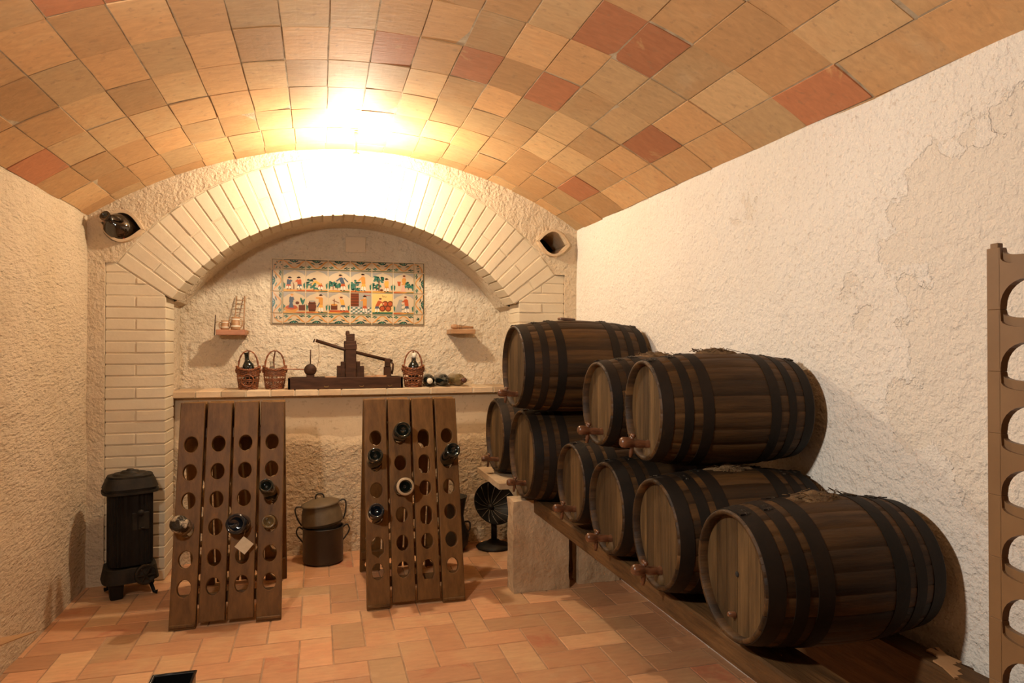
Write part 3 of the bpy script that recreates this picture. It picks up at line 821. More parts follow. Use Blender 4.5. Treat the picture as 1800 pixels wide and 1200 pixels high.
mb.box((.15, .06, .02), (.025, .01, .055), bev=.002); mb.box((.13, .055, .03), (.025, .01, .10), bev=.002); mb.build('pressing_blocks', T)
mb = MB('press_wood'); mb.box((.044, .030, .115), (.242, 0, .068), bev=.003); mb.box((.034, .026, .05), (.242, -.004, .150), bev=.003)
mb.tube([(.262, 0, .155), (.276, 0, .14), (.274, 0, .11), (.268, 0, .08)], .006); mb.build('anchor_post', T)
mb = MB('light_wood'); mb.lathe([(.034, .0), (.040, .062), (.036, .062), (.030, .006), (0, .006)], 22, tr(.205, .01, .012))
mb.build('tub', T)
mb = MB('press_wood'); mb.lathe([(.0385, .0), (.0395, .008)], 22, tr(.205, .01, .045)); mb.lathe([(.0368, 0), (.0375, .008)], 22, tr(.205, .01, .022)); mb.build('tub_hoops', T)
mb = MB('light_wood'); mb.box((.066, .05, .022), (-.088, .02, .058), bev=.002); mb.build('crate', T)
mb = MB('light_wood'); mb.box((.08, .05, .012), (.135, .03, .065), bev=.002); mb.build('plank', T)
mb = MB('press_wood'); mb.lathe([(0, .016), (.030, .016), (.035, .010), (.035, -.010), (.030, -.016), (0, -.016)], 28, tr(-.205, -.02, .110) @ rx(R(90)))
mb.box((.044, .03, .05), (-.205, -.02, .058), bev=.003); mb.build('winch_wheel', T)
mb = MB('press_wood'); mb.tube([(-.205, -.02, .14), (-.204, -.02, .228)], .0035); mb.build('winch_rod', T)
mb = MB('red_wood'); mb.tube([(-.236, -.02, .112), (-.33, -.022, .116), (-.352, -.022, .117)], .0032); mb.build('winch_bar', T)
mb = MB('twine'); mb.tube(smooth_path([(-.165, -.005, .275), (-.156, -.012, .22), (-.160, -.016, .16), (-.17, -.02, .115), (-.175, -.02, .10)]), .0016, 5); mb.build('rope', T)
mb = MB('twine'); mb.tube(smooth_path([(-.075, 0, .252), (-.045, -.01, .272), (.005, -.02, .300)]), .0013, 5); mb.build('rope', T)

# ------------------------------------------------------------------ small shelves
T = thing('wall_shelf', 'small reddish wooden shelf with miniature ladder and mugs on the alcove wall', 'shelf', (-.487, 4.399, 1.29))
mb = MB('red_wood'); mb.box((.158, .162, .032), (0, -.0805, -.004), bev=.003); mb.build('shelf_board', T)
mb = MB('light_wood'); mb.box((.012, .02, .02), (.082, -.03, .0), bev=.002); mb.build('bracket', T)
SZ = 1.3025
T = thing('miniature_ladder', 'miniature wooden ladder leaning on the alcove wall from the small left shelf', 'ladder', (-.448, 4.31, SZ))
for s in (-1, 1):
    mb = MB('light_wood'); mb.tube([(s * .026, 0, 0), (s * .023, .075, .205)], .0034, 6); mb.build('rail', T)
for k in range(7):
    f = .12 + k * .125; mb = MB('light_wood'); w = .0255 - .003 * f
    mb.tube([(-w, .075 * f, .205 * f), (w, .075 * f, .205 * f)], .002, 5); mb.build('rung', T)
def mug(label, loc, r, h):
    T = thing('miniature_mug', label, 'mug', loc, (0, 0, 0), 'miniature wooden mugs on the left wall shelf')
    mb = MB('light_wood'); mb.lathe([(0, 0), (r, 0), (r * 1.02, h * .1), (r * .86, h), (r * .72, h), (r * .8, h * .15), (0, h * .12)], 24); mb.build('body', T)
    for z in (.22, .75):
        mb = MB('cork_cap'); mb.lathe([(r * 1.03 - .14 * r * z, z * h), (r * 1.06 - .14 * r * z, (z + .05) * h), (r * 1.03 - .14 * r * z, (z + .1) * h)], 24); mb.build('band', T)
    for s in (1, -1):
        mb = MB('light_wood'); mb.tube(smooth_path([(s * r * .85, 0, h * .8), (s * r * 1.35, 0, h * .72), (s * r * 1.35, 0, h * .3), (s * r * .95, 0, h * .15)]), .0028, 6); mb.build('handle', T)
mug('lower miniature wooden mug on the left wall shelf beside the thin stick', (-.521, 4.268, SZ), .022, .052)
mug('taller miniature wooden mug on the left wall shelf in front of the ladder', (-.462, 4.262, SZ), .026, .074)
T = thing('thin_stick', 'thin dark wooden stick standing at the left end of the small wall shelf', 'stick', (-.574, 4.245, 1.268))
mb = MB('press_wood'); mb.tube([(0, 0, 0), (.006, 0, .118)], .0028, 6); mb.build('rod', T)
mb = MB('brass'); mb.tube([(.006, 0, .075), (.02, .004, .08)], .002, 5); mb.build('pin', T)
T = thing('wall_shelf', 'small pale wooden shelf carrying a carved piece on the right of the alcove wall', 'shelf', (.885, 4.399, 1.30))
mb = MB('light_wood'); mb.box((.158, .160, .030), (0, -.0795, -.001), bev=.003); mb.build('shelf_board', T)
T = thing('carved_wooden_club', 'small carved wooden club tied with cord lying on the right wall shelf', 'wooden club', (.885, 4.27, 1.3145))
mb = MB('light_wood'); M = tr(-.075, 0, .0165) @ ry(R(92))
mb.lathe([(0, 0), (.010, .002), (.0155, .015), (.016, .03), (.012, .045), (.013, .06), (.010, .08), (.008, .12), (.007, .145), (0, .147)], 18, M); mb.build('club', T)
mb = MB('twine')
for x in (-.035, -.018, -.008): mb.tube([(x + .003 * math.cos(2 * PI * k / 14), .0145 * math.cos(2 * PI * k / 14), .0155 + .0140 * math.sin(2 * PI * k / 14)) for k in range(14)], .0018, 5, cyclic=True)
mb.tube([(-.02, -.01, .027), (.0, -.012, .022), (.018, -.006, .030)], .0015, 5); mb.build('cord', T)

# ------------------------------------------------------------------ tile picture
PX0, PX1, PZ0, PZ1 = -.272, .657, 1.343, 1.740
Tm = thing('tile_mural', 'glazed tile picture of winemaking scenes with leafy border on the alcove wall', 'tile picture', ((PX0 + PX1) / 2, 4.40, (PZ0 + PZ1) / 2))
mb = MB('grout'); mb.box((PX1 - PX0 + .006, .008, PZ1 - PZ0 + .006), (0, -.004, 0)); mb.build('grout_bed', Tm)
GM = ['glaze', 'g_green', 'g_dark', 'g_ochre', 'g_red', 'g_blue', 'g_skin', 'g_yellow', 'g_grey', 'g_brown', 'g_white', 'g_black', 'g_teal', 'g_pink', 'g_sand']
GI = {k.replace('g_', ''): i for i, k in enumerate(GM)}; GI['base'] = 0
class Tile:
    def __init__(s, w, h): s.w, s.h, s.mb, s.k = w, h, MB(GM), 0; s.mb.box((w - .0035, .006, h - .0035), (0, -.003, 0), bev=.0012)
    def poly(s, pts, c):
        s.k += 1; y = -.0062 - .00004 * s.k
        vs = [s.mb.bm.verts.new((max(-.49, min(.49, p[0] - .5)) * (s.w - .004), y, max(-.49, min(.49, p[1] - .5)) * (s.h - .004))) for p in pts]
        f = s.mb.bm.faces.new(vs); s.mb._fin([f], GI[c], None, False)
    def el(s, cx, cy, a, b_, c, rot=0): s.poly(ell(cx, cy, a, b_, 14, rot=rot), c)
    def stroke(s, pts, w, c):
        for p, q in zip(pts, pts[1:]):
            d = Vector((q[0] - p[0], q[1] - p[1])); 
            if d.length < 1e-6: continue
            n = Vector((-d.y, d.x)).normalized() * w / 2; e = d.normalized() * w * .2
            s.poly([(p[0] + n.x - e.x, p[1] + n.y - e.y), (p[0] - n.x - e.x, p[1] - n.y - e.y), (q[0] - n.x + e.x, q[1] - n.y + e.y), (q[0] + n.x + e.x, q[1] + n.y + e.y)], c)
    def done(s, name, x, z): return s.mb.build(name, Tm, (x, -.008, z), recalc=False)
def leaf(t, x, y, l, a, c, w=.3): t.el(x + l / 2 * math.cos(a), y + l / 2 * math.sin(a), l / 2, l / 2 * w, c, a)
def person(t, x, g, h, shirt, pants, lean=0.0, hat='black', face=-1, arm=(.15, -.05), skin='skin', skirt=False):
    hip = (x, g + h * .45); sh = (x + lean * h, g + h * (.80 - abs(lean) * .45)); hd = (sh[0] + lean * h * .25 + face * .01, sh[1] + h * .13)
    if skirt: t.poly([(hip[0] - .05, hip[1]), (hip[0] + .05, hip[1]), (hip[0] + .12, g), (hip[0] - .13, g)], pants)
    else:
        for s in (-1, 1):
            t.stroke([hip, (x + s * .05, g + h * .24)], .13, pants); t.stroke([(x + s * .05, g + h * .24), (x + s * .075, g + .02)], .07, 'white')
            t.el(x + s * .07 + face * .02, g + .01, .04, .018, 'black')
    t.poly([(hip[0] - .09, hip[1] - .03), (hip[0] + .09, hip[1] - .03), (sh[0] + .10, sh[1]), (sh[0] + .04, sh[1] + .05), (sh[0] - .05, sh[1] + .05), (sh[0] - .10, sh[1])], shirt)
    hand = (sh[0] + face * arm[0], sh[1] + arm[1])
    t.stroke([(sh[0] + face * .03, sh[1] + .01), hand], .065, shirt); t.el(hand[0], hand[1], .035, .035, skin)
    t.el(hd[0], hd[1], .058, .068, skin); t.el(hd[0], hd[1] + .045, .07, .042, hat)
    if hat == 'black': t.stroke([(hd[0] - .075, hd[1] + .03), (hd[0] + .095, hd[1] + .03)], .025, hat)
def bush(t, x, y, r, n=12, seed=0):
    q = random.Random(seed)
    t.stroke([(x, y - r), (x, y)], .035, 'brown')
    for k in range(n): t.el(x + q.uniform(-r, r), y + q.uniform(-.6 * r, .8 * r), q.uniform(.05, .08), q.uniform(.035, .055), q.choice(('teal', 'green', 'dark', 'teal')))
def scenery(t, seed=0, ground='ochre', sky=True):
    q = random.Random(seed)
    if sky:
        t.poly([(0, 1), (0, .72), (.2, .86), (.45, .95), (.5, 1)], 'grey'); t.poly([(1, 1), (1, .74), (.85, .86), (.6, .95), (.5, 1)], 'grey')
    t.poly([(0, 0), (1, 0), (1, .09), (.6, .07), (.3, .1), (0, .08)], ground)
    t.poly([(0, .0), (.5, 0), (.3, .05), (0, .06)], 'red' if seed % 2 else 'yellow')
    t.poly([(.55, 0), (1, 0), (1, .04), (.7, .05)], 'green' if seed % 3 else 'red')
    for s in (0, 1):
        for k in range(3): leaf(t, .04 + s * .92, .12 + k * .05, .26, PI / 2 + (.25 - .5 * s) * (k - .6), 'green' if k % 2 else 'teal', .25)
bwid = .0647; pw = (PX1 - PX0 - 2 * bwid) / 6; ph = (PZ1 - PZ0 - 2 * bwid) / 2
def scene_tile(r_, c):
    t = Tile(pw, ph); s = r_ * 6 + c
    if s not in (9, 10): scenery(t, s)
    if s == 0: person(t, .24, .1, .55, 'blue', 'red', .05, face=1, arm=(.16, -.08)); person(t, .74, .1, .56, 'red', 'blue', -.05, face=-1, arm=(.18, -.1)); t.stroke([(.48, .1), (.48, .3)], .04, 'brown'); t.stroke([(.48, .28), (.44, .4)], .025, 'brown')
    if s == 1: bush(t, .22, .4, .2, 16, 3); bush(t, .36, .22, .16, 10, 8); person(t, .66, .08, .62, 'yellow', 'red', -.36, face=-1, arm=(.16, -.16))
    if s == 2: bush(t, .22, .32, .2, 16, 5); bush(t, .42, .28, .15, 12, 6); person(t, .68, .08, .78, 'blue', 'red', -.12, face=-1, arm=(.24, -.16)); t.stroke([(.72, .68), (.9, .5)], .05, 'blue')
    if s == 3: bush(t, .24, .42, .22, 16, 7); bush(t, .24, .2, .2, 10, 9); person(t, .62, .08, .82, 'ochre', 'yellow', -.03, face=-1, arm=(.24, -.18))
    if s == 4: bush(t, .32, .62, .22, 22, 10); bush(t, .2, .3, .18, 14, 12); t.stroke([(.33, .1), (.33, .6)], .05, 'brown'); person(t, .70, .08, .6, 'yellow', 'ochre', 0, face=-1, arm=(.13, -.18)); t.el(.45, .14, .08, .05, 'brown')
    if s == 5: bush(t, .74, .38, .2, 22, 14); person(t, .48, .08, .8, 'ochre', 'pink', .05, hat='brown', face=-1, arm=(.1, -.2), skirt=True); t.poly([(.18, .58), (.36, .58), (.33, .36), (.23, .36)], 'red')
    if s == 6: t.el(.36, .2, .33, .15, 'ochre'); t.el(.38, .27, .27, .11, 'red'); t.poly([(.7, .12), (1, .12), (1, .38), (.7, .38)], 'brown'); person(t, .36, .25, .62, 'blue', 'blue', .03, hat='ochre', face=1, arm=(.12, -.14), skirt=True); t.el(.64, .48, .09, .07, 'brown'); leaf(t, .9, .4, .35, 1.9, 'green'); leaf(t, .86, .4, .3, 1.2, 'teal')
    if s == 7:
        t.poly([(.14, .08), (.42, .08), (.48, .32), (.42, .56), (.14, .56), (.09, .32)], 'brown'); t.el(.28, .57, .145, .045, 'grey')
        for z in (.16, .46): t.stroke([(.1, z), (.46, z)], .02, 'black')
        person(t, .68, .06, .82, 'ochre', 'yellow', 0, face=-1, arm=(.24, .02)); t.stroke([(.62, .5), (.52, .3)], .05, 'blue')
    if s == 8: t.poly([(.12, .18), (.42, .18), (.42, .42), (.12, .42)], 'brown'); t.el(.27, .42, .15, .05, 'ochre'); t.stroke([(.27, .4), (.27, .7)], .035, 'brown'); t.stroke([(.2, .64), (.5, .5)], .03, 'brown'); t.poly([(.05, .06), (.95, .06), (.95, .16), (.05, .16)], 'red'); person(t, .68, .14, .66, 'yellow', 'blue', -.08, hat='brown', face=-1, arm=(.12, .12))
    if s == 9:
        t.poly([(0, 0), (1, 0), (1, 1), (0, 1)], 'grey'); t.poly([(0, .36), (.4, .36), (.4, 1), (0, 1)], 'brown')
        for z in (.5, .64, .78, .9): t.stroke([(0, z), (.4, z)], .012, 'red')
        for i in range(9):
            for j in range(4): t.poly([(i * .115, j * .085), (i * .115 + .07, j * .085), (i * .115 + .10, j * .085 + .06), (i * .115 + .03, j * .085 + .06)], 'teal' if (i + j) % 2 else 'white')
        person(t, .68, .06, .80, 'ochre', 'red', 0, face=-1, arm=(.2, -.06)); t.stroke([(.66, .93), (.72, .88), (.8, .9), (.95, .88)], .022, 'red')
    if s == 10:
        t.poly([(0, 0), (1, 0), (1, 1), (0, 1)], 'sand'); t.poly([(0, 0), (1, 0), (1, .1), (0, .08)], 'green')
        for (x, y) in ((.5, .27), (.78, .27), (.64, .5), (.88, .5)): t.el(x, y, .15, .15, 'brown'); t.el(x - .01, y, .10, .10, 'red')
        person(t, .24, .08, .72, 'red', 'blue', .16, hat='brown', face=1, arm=(.2, -.1))
        t.stroke([(.5, .9), (.52, .83), (.58, .86), (.64, .83), (.7, .85)], .018, 'brown')
    if s == 11:
        t.poly([(.06, .1), (.42, .1), (.42, .72), (.28, .72)], 'grey')
        for k in range(6): t.stroke([(.40, .14 + k * .1), (.54, .17 + k * .1)], .028, 'teal' if k % 2 else 'white')
        person(t, .66, .08, .8, 'red', 'blue', -.06, hat='brown', face=-1, arm=(.18, -.12))
    return t
W2, H2 = (PX1 - PX0) / 2, (PZ1 - PZ0) / 2
for r_ in range(2):
    for c in range(6):
        scene_tile(r_, c).done('picture_tile', -W2 + bwid + (c + .5) * pw, H2 - bwid - (r_ + .5) * ph)
def vine(w, h, orient):
    """strip tile: running ochre wave with leaves between green edge lines"""
    t = Tile(w, h); f = (lambda u, v: (u, v)) if orient in 'tb' else (lambda u, v: (v, u))
    flip = orient in 'br' 
    g = lambda u, v: f(u, 1 - v if flip else v)
    wave = [g(k / 12, .5 + .36 * math.cos(2 * PI * k / 12)) for k in range(13)]
    sc = .09 if orient in 'tb' else .09
    t.stroke(wave, .075, 'ochre')
    for q, (u, v, a) in enumerate(((.36, .84, 2.2), (.44, .80, 1.9), (.52, .84, 1.4), (.60, .80, 1.0), (.10, .22, 2.3), (.17, .30, 2.1), (.80, .25, .9), (.90, .20, .8), (.30, .62, 2.4), (.68, .62, .7))):
        p = g(u, v); l = .25 if orient in 'tb' else .25
        aa = a if orient == 't' else (-a if orient == 'b' else (PI / 2 - a if orient == 'l' else PI / 2 + a))
        leaf(t, p[0] - l / 2 * math.cos(aa), p[1] - l / 2 * math.sin(aa), l, aa, ('dark', 'green', 'teal')[q % 3], .36)
    t.stroke([g(0.01, .955), g(.99, .955)], .07, 'dark'); t.stroke([g(.01, .04), g(.99, .04)], .055, 'green')
    return t
for c in range(6):
    x = -W2 + bwid + (c + .5) * pw
    vine(pw, bwid, 't').done('border_tile', x, H2 - bwid / 2); vine(pw, bwid, 'b').done('border_tile', x, -H2 + bwid / 2)
for r_ in range(2):
    z = H2 - bwid - (r_ + .5) * ph
    vine(bwid, ph, 'r').done('border_tile', -W2 + bwid / 2, z); vine(bwid, ph, 'l').done('border_tile', W2 - bwid / 2, z)
for sx in (-1, 1):
    for sz in (-1, 1):
        t = Tile(bwid, bwid); g = lambda u, v: ((u if sx < 0 else 1 - u), (v if sz > 0 else 1 - v))
        t.stroke([g(.03, 0), g(.03, .97), g(1, .97)], .04, 'dark')
        t.stroke([g(.98 - .8 * math.sin(k / 8 * PI / 2), .86 - .84 * (1 - math.cos(k / 8 * PI / 2))) for k in range(9)], .11, 'ochre')
        for k in range(6): p = g(.62 + .2 * math.cos(k), .42 + .2 * math.sin(k)); leaf(t, p[0], p[1], .24, k * 1.05, ('green', 'dark')[k % 2], .35)
        t.done('border_tile', sx * (W2 - bwid / 2), sz * (H2 - bwid / 2))

# ------------------------------------------------------------------ barrels
def barrel(label, Xf, Yf, Zf, yaw, r, Ln, tap=True, cloth='bung', stub=False, seed=0, bulge=1.15, head_t=.5, roll=0, tapang=0):
    rnd = random.Random(seed)
    T = thing('wine_barrel', label, 'barrel', (Xf, Yf, Zf), (0, 0, -yaw), 'old oak barrels stacked along the right wall')
    AX = Matrix(((0, 0, 1, 0), (0, 1, 0, 0), (-1, 0, 0, 0), (0, 0, 0, 1)))      # lathe z -> barrel x
    def rr(x): t = x / Ln; return r * (1 + (bulge - 1) * (1 - (2 * t - 1) ** 2))
    ns = 22; sub = 5; seg = ns * sub
    mb = MB('stave'); tints = [rnd.random() for _ in range(ns)]; ph = rnd.random() * 6
    def ring(rad_, x, groove=True):
        out = []
        for k in range(seg):
            a = 2 * PI * (k // sub + (0, .05, .35, .65, .95)[k % sub]) / ns + ph; q = rad_ - (.0022 if groove and k % sub == 0 else 0)
            out.append(mb.bm.verts.new((x, q * math.cos(a), q * math.sin(a))))
        return out
    nx = 16
    prof = [(r - .011, .030), (r - .011, .002), (r - .006, 0), (r - .001, .001)] + [(rr(Ln * k / nx), Ln * k / nx) for k in range(1, nx)] + [(r - .001, Ln - .001), (r - .006, Ln), (r - .011, Ln - .002), (r - .011, Ln - .03)]
    rings = [ring(a, x, 1 < i < len(prof) - 2) for i, (a, x) in enumerate(prof)]
    for i, (A, B) in enumerate(zip(rings, rings[1:])):
        for k in range(seg):
            f = mb.bm.faces.new([A[k], A[(k + 1) % seg], B[(k + 1) % seg], B[k]])
            tt = tints[k // sub]
            mb._fin([f], 0, (tt, tt, tt), True)
    mb.build('staves', T)
    # heads of vertical planks
    for x0 in (.024, Ln - .034):
        mb = MB('head'); R_ = r - .010; n = 6; xs = [-R_ + 2 * R_ * k / n for k in range(n + 1)]
        for k in range(n):
            a, b_ = xs[k] + .0006, xs[k + 1] - .0006
            pts = []
            for j in range(7): y = a + (b_ - a) * j / 6; pts.append((y, math.sqrt(max(0, R_ * R_ - y * y))))
            for j in range(6, -1, -1): y = a + (b_ - a) * j / 6; pts.append((y, -math.sqrt(max(0, R_ * R_ - y * y))))
            cl = []
            for p in pts:
                if not cl or (abs(p[0] - cl[-1][0]) + abs(p[1] - cl[-1][1])) > 1e-5: cl.append(p)
            if len(cl) > 2 and abs(cl[0][0] - cl[-1][0]) + abs(cl[0][1] - cl[-1][1]) < 1e-5: cl.pop()
            mb.prism(cl, 0, .010, tr(x0, 0, 0) @ rz(R(-90)) @ tr(0, 0, 0), tint=rnd.random())
        mb.build('head', T)
    # hoops, three each end
    hw = .040 if r > .155 else .033
    for x, w in ((.006, hw), (.10 * Ln + .02, hw * .8), (.25 * Ln, hw), (Ln - .25 * Ln - hw, hw), (.90 * Ln - .02 - hw * .8, hw * .8), (Ln - .006 - hw, hw)):
        mb = MB(['hoop', 'rivet'])
        for pr_ in ([(rr(x) - .001, x), (rr(x) + .0016, x)], [(rr(x) + .0016, x), (rr(x + w / 2) + .0017, x + w / 2), (rr(x + w) + .0016, x + w)], [(rr(x + w) + .0016, x + w), (rr(x + w) - .001, x + w)]):
            mb.lathe(pr_, 80, AX, smooth=True)
        a = R(90) + rnd.uniform(-.25, .25)
        for s in (-1, 1):
            aa = a + s * .05; c, sn = math.cos(aa), math.sin(aa); q = rr(x + w / 2) + .0015
            mb.lathe([(0, .0045), (.005, .003), (.0065, 0)], 10, tr(x + w / 2, q * c, q * sn) @ rx(aa - PI / 2), mi=1)
        mb.box((w, .024, .003), (x + w / 2, (rr(x + w / 2) + .0015) * math.cos(a), (rr(x + w / 2) + .0015) * math.sin(a)), (a - PI / 2, 0, 0), mi=0)
        mb.build('hoop', T)
    top = rr(Ln / 2)
    if cloth:
        mb = MB('light_wood' if cloth == 'bung' else 'burlap')
        if cloth == 'bung':
            mb.mats = ['tap']; mb.box((.085, .03, .012), (Ln * .44, 0, top + .005), (0, .05, .2), bev=.003); mb.build('bung', T)
        else:
            hb = .026
            rings = []
            for i in range(9):
                f = i / 8; ring_ = []
                for k in range(30):
                    a = 2 * PI * k / 30; rad_ = .066 * (1 - f * .92) * (1 + .35 * noise.noise(Vector((math.cos(a) * 2 + seed, math.sin(a) * 2, f * 2))))
                    x = Ln * .5 + rad_ * math.cos(a) * 1.15; y = rad_ * math.sin(a) * .60
                    base = math.sqrt(max(0, rr(x) ** 2 - y * y))
                    z = base - .002 + hb * f ** .6 * (1 + .9 * noise.noise(Vector((x * 40, y * 40, seed)))) * .62
                    ring_.append(mb.bm.verts.new((x, y, z)))
                rings.append(ring_)
            fs = []
            for A, B in zip(rings, rings[1:]):
                for k in range(30): fs.append(mb.bm.faces.new([A[k], A[(k + 1) % 30], B[(k + 1) % 30], B[k]]))
            fs.append(mb.bm.faces.new(rings[-1])); mb._fin(fs, 0, None, True)
            for k in range(26):
                a = rnd.uniform(0, 2 * PI); d = rnd.uniform(.02, .078); x, y = Ln * .5 + d * math.cos(a), d * .6 * math.sin(a)
                z = math.sqrt(rr(x) ** 2 - y * y) + .006
                mb.tube([(x, y, z), (x + rnd.uniform(-.02, .02), y + rnd.uniform(-.015, .015), z + rnd.uniform(.0, .012)), (x + rnd.uniform(-.04, .04), y + rnd.uniform(-.02, .02), z - .002)], .0011, 4)
            mb.build('sackcloth', T)
    if tap:
        z0 = -r * .70
        Tp = (lambda p: (p[0], p[1] + 0, p[2] + z0))
        mb = MB('tap'); AXn = tr(.026, 0, z0) @ Matrix(((0, 0, -1, 0), (0, 1, 0, 0), (1, 0, 0, 0), (0, 0, 0, 1))) @ tr(0, 0, 0)
        M = tr(.026, 0, z0) @ ry(R(-84))
        mb.lathe([(.0135, -.004), (.0145, .006), (.011, .012), (.0125, .02), (.0135, .045), (.011, .052), (.0155, .062), (.0175, .078), (.0165, .090), (.011, .096), (0, .097)], 20, M)
        q = mb.build('tap', T)
        mb = MB('tap'); P0 = M @ Vector((0, 0, .056))
        mb.tube([P0 + Vector((0, 0, .022)), P0 + Vector((0, 0, .012)), P0 + Vector((0, 0, 0)), P0 + Vector((-.004, .0, -.030)), P0 + Vector((-.006, 0, -.044))], [.007, .0055, .006, .0075, .005], 10); mb.build('spout', q)
        mb = MB('tap'); mb.tube([P0 + Vector((0, -.016, .024)), P0 + Vector((0, .016, .024))], [.006, .006], 8); mb.build('turn_key', q)
        # little cup block under the tap on the head
        mb = MB('head'); mb.lathe([(0, .010), (.020, .010), (.026, .0), (.026, -.004)], 20, tr(.024, .004, z0 - .028) @ ry(R(-90)), tint=.8); mb.build('plug_plate', T)
    if stub:
        mb = MB('tap'); mb.lathe([(0, .018), (.006, .018), (.008, 0)], 10, tr(.022, .01, -r * .66) @ ry(R(-80))); mb.build('broken_stub', T)
        mb = MB('dark'); mb.lathe([(0, .0015), (.007, .0015), (.007, 0)], 12, tr(.0235, .0, -.0) @ ry(R(-90))); mb.build('knot_hole', T)
    return T
d = R
barrel('large old barrel at the far top of the stack, a flat wooden bung on it', .866, 3.040, 1.112, d(0), .187, .605, cloth='bung', seed=1)
barrel('smaller barrel on the upper row squeezed between the two big upper barrels', .975, 2.312, .996, d(2), .150, .465, cloth='cloth', seed=2)
barrel('big barrel on the upper row nearest the camera, against the white wall', .973, 1.945, 1.004, d(5.5), .155, .498, cloth='cloth', seed=3)
barrel('farthest barrel of the bottom row, partly hidden beside the rack and below the bung barrel', .935, 3.655, .715, d(0), .193, .51, cloth=None, seed=4)
barrel('bottom row barrel resting directly above the stone pier', .950, 3.188, .683, d(0), .208, .51, cloth=None, seed=5)
barrel('small narrow barrel on the bottom row right of the one above the pier', .985, 2.610, .650, d(0), .156, .44, cloth=None, seed=6)
barrel('small barrel on the bottom row with thread on its rim, below the front upper barrel', .980, 2.245, .631, d(1.5), .159, .46, cloth=None, seed=7)
barrel('medium barrel on the bottom row with frayed sackcloth on top, behind the nearest barrel', .971, 1.862, .640, d(2.7), .162, .497, cloth='cloth', seed=8)
barrel('nearest and lowest right barrel with a broken stub instead of a tap', .977, 1.480, .638, d(2.9), .157, .490, tap=False, stub=True, cloth='cloth', seed=9)

# rails
T = thing('timber_rail', 'long dark timber rail under the fronts of the bottom row of barrels', 'rail', (1.085, 2.075, .384))
mb = MB('beam'); mb.box((.125, 2.27, .069), (0, 0, .0345), bev=.006, tint=.5); mb.build('beam', T)
T = thing('timber_rail', 'dark timber rail close to the white wall with a splintered end', 'rail', (1.428, 2.15, .384))
mb = MB('beam'); mb.box((.072, 2.22, .178), (0, 0, -.019), bev=.006); mb.build('beam', T)
mb = MB('card'); 
for k in range(7): mb.box((.010 + .006 * (k % 3), .05 + .02 * (k % 2), .004), (-.03 + .011 * k, -.91 + .013 * k, .071), (.1, 0, .3 * (k % 3 - 1)))
mb.build('splinters', T)
def rough_block(name, label, loc, size, mat='stone', amp=.008, cat='block', n=14, parts='block', seed=0):
    T = thing(name, label, cat, loc)
    t = bmesh.new(); bmesh.ops.create_cube(t, size=1); bmesh.ops.subdivide_edges(t, edges=t.edges[:], cuts=n, use_grid_fill=True)
    for v in t.verts:
        p = Vector((v.co.x * size[0], v.co.y * size[1], (v.co.z + .5) * size[2]))
        w = noise.noise_vector((p + Vector(loc)) * 9 + Vector((seed, 0, 0))) * amp + noise.noise_vector((p + Vector(loc)) * 28) * amp * .35
        nrm = Vector((v.co.x, v.co.y, 0)); 
        if p.z < .01: w.z = 0
        if p.z > size[2] - .001: w.z = min(w.z, 0)
        v.co = p + w
    mb = MB(mat); mb.merge(t, Matrix(), smooth=False); mb.build(parts, T); return T
rough_block('stone_pier', 'rough pale rendered pier holding up the far end of the barrel rails', (1.062, 3.265, 0), (.285, .115, .448), seed=1, cat='pier')
rough_block('stone_pier', 'rough low pier in shade under the barrels beside the front pier', (1.385, 3.29, 0), (.225, .09, .272), seed=2, cat='pier')
rough_block('stone_slab', 'chipped pale slab sticking out from under the farthest bottom barrels', (1.10, 3.62, .474), (.42, .50, .030), seed=3, amp=.006, cat='slab', n=10)
rough_block('stone_pier', 'far pier under the chipped slab behind the front pier', (1.30, 3.62, 0), (.20, .36, .470), seed=5, cat='pier')
rough_block('stone_pier', 'near pier under the front rail below the edge of view', (1.085, 1.02, 0), (.15, .14, .382), seed=4, cat='pier')
rough_block('stone_pier', 'near pier under the wall side rail below the edge of view', (1.41, 1.10, 0), (.11, .14, .272), seed=7, cat='pier')

# ------------------------------------------------------------------ plastic modular rack on the right
T = thing('plastic_bottle_rack', 'tall brown plastic stacking bottle rack at the right edge of the view', 'bottle rack', (1.22, .999, 0))
PITCH = .1155; NP = 3; BW = .1225; LEG = .0265
def module():
    mbm = MB('plastic'); Wd = NP * BW + LEG
    for x0 in (0, .2):
        for k in range(NP + 1):
            y = -(k * BW) - LEG / 2
            mbm.box((.017, LEG, PITCH - .0002), (x0 + .0085, y, PITCH / 2), bev=.0007)
        for k in range(NP):
            y0 = -(k * BW) - LEG; w = BW - LEG; yc = y0 - w / 2
            zb, zt = .054, .082
            low = [(y0 + .002, 0.004)] + [(yc + w / 2 * math.cos(a), .006 + .048 * math.sin(a)) for a in [PI * q / 14 for q in range(0, 15)]] + [(y0 - w - .002, .004)]
            M = tr(x0, 0, 0) @ rz(R(90)) @ Matrix.Scale(-1, 4, (0, 1, 0))
            for d0, d1, dz, dip in ((.0, .006, .012, .022), (.006, .017, .003, .014)):
                upp = [(y0 - w - .002, PITCH - .002), (y0 - w, PITCH - .002)] + [(yc - w / 2 * math.cos(a), PITCH - dz - dip * math.sin(a) ** .55) for a in [PI * q / 14 for q in range(1, 14)]] + [(y0, PITCH - .002), (y0 + .002, PITCH - .002)]
                mbm.prism(low + upp, d0, d1, M)
    for k in range(NP + 1):
        mbm.box((.185, .010, .012), (.108, -(k * BW) - LEG / 2, .070), bev=.002)
    return mbm
mod = module().build('rack_module', T, (0, 0, 0))
for k in range(1, 12):
    c = mod.copy(); COL.objects.link(c); c.parent = T; c.location = (0, 0, k * PITCH)
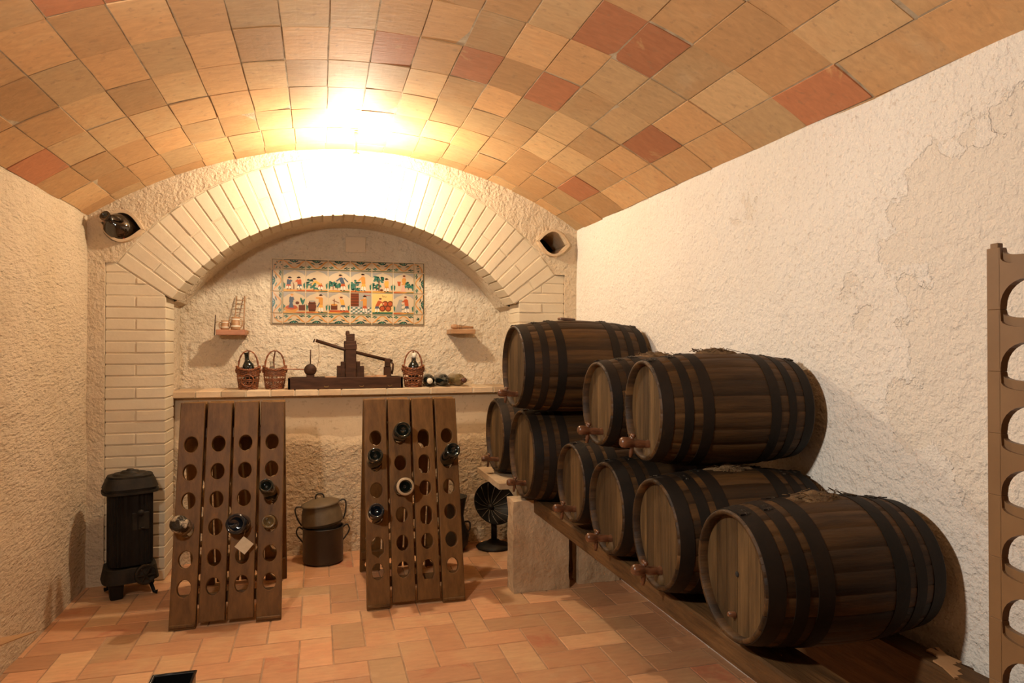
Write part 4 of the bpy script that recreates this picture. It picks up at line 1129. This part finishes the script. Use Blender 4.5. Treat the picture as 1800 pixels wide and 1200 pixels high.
for y in (0, NP * BW):
    mb = MB('plastic'); mb.box((.013, .016, .010), (.0085, -y - LEG / 2, 12 * PITCH + .004), bev=.001); mb.build('peg', T)

# ------------------------------------------------------------------ bits at the lower left
T = thing('cardboard_box', 'corner of a tan cardboard box with open flap at the left edge of the view', 'box', (-.985, 2.385, 0), (0, 0, 0))
mb = MB('card')
for (w, dd, x, y) in ((.14, .004, 0, .09), (.14, .004, 0, -.09), (.004, .18, -.07, 0), (.004, .18, .07, 0)): mb.box((w, dd, .20), (x, y, .10))
mb.box((.14, .18, .004), (0, 0, .003)); mb.build('box_body', T)
T.location.x = -1.02; T.location.y = 2.28
mb = MB('card'); mb.prism([(-.06, -.09), (.165, .215), (.075, .188), (-.06, .16)], 0, .003, rx(0) @ Matrix(((1, 0, 0, 0), (0, 0, 1, 0), (0, 1, 0, 0), (0, 0, 0, 1))) )
f = mb.build('flap', T, (0, 0, .0)); f.location = (0, 0, .300)
T = thing('black_crate', 'black open plastic crate at the bottom edge, left of the left rack', 'crate', (-.462, 2.43, 0))
mb = MB('crate')
for (w, dd, x, y) in ((.13, .006, 0, .10), (.13, .006, 0, -.10), (.006, .20, -.062, 0), (.006, .20, .062, 0)): mb.box((w, dd, .1), (x, y, .051), bev=.001)
mb.box((.124, .20, .006), (0, 0, .004)); mb.build('crate_body', T)
mb = MB('crate'); mb.tube([(-.065, -.103, .1), (.065, -.103, .1), (.065, .103, .1), (-.065, .103, .1)], .005, 8, cyclic=True); mb.build('rim', T)

# ------------------------------------------------------------------ lamp and light
LP = Vector((.183, 3.52, 2.125))
T = thing('ceiling_lamp', 'small bright lamp hanging from the vault in front of the arch crown', 'lamp', LP)
mb = MB('cork_cap'); mb.lathe([(0, .160), (.011, .158), (.012, .150), (.004, .112), (.004, .06), (.016, .055), (.017, .032), (0, .030)], 20); mb.build('holder', T)
mb = MB('bulb'); mb.lathe([(.030 * math.sin(PI * k / 10), -.030 * math.cos(PI * k / 10)) for k in range(11)], 16); mb.build('bulb', T)

l = bpy.data.lights.new('room_light', 'AREA'); l.shape = 'DISK'; l.size = .13; l.energy = 29; l.color = (1, .92, .82)
o = bpy.data.objects.new('room_light', l); COL.objects.link(o); o.location = (-.70, 1.2, 1.72)
o.rotation_euler = (Vector((1.45, 2.1, 1.25)) - o.location).to_track_quat('-Z', 'Y').to_euler()

w = bpy.data.worlds.new('w'); SC.world = w; w.use_nodes = True
w.node_tree.nodes['Background'].inputs[0].default_value = (1, .82, .62, 1); w.node_tree.nodes['Background'].inputs[1].default_value = .01

cam = bpy.data.cameras.new('camera'); cam.lens = 24; cam.sensor_width = 36; cam.clip_start = .02
co = bpy.data.objects.new('camera', cam); COL.objects.link(co)
co.location = (0, 0, 1.2); co.rotation_euler = (R(90.48), 0, R(-15.86))
SC.camera = co
SC.view_settings.view_transform = 'Standard'; SC.view_settings.look = 'None'
SC.view_settings.exposure = 0.10; SC.view_settings.gamma = 1; SC.view_settings.use_curve_mapping = False
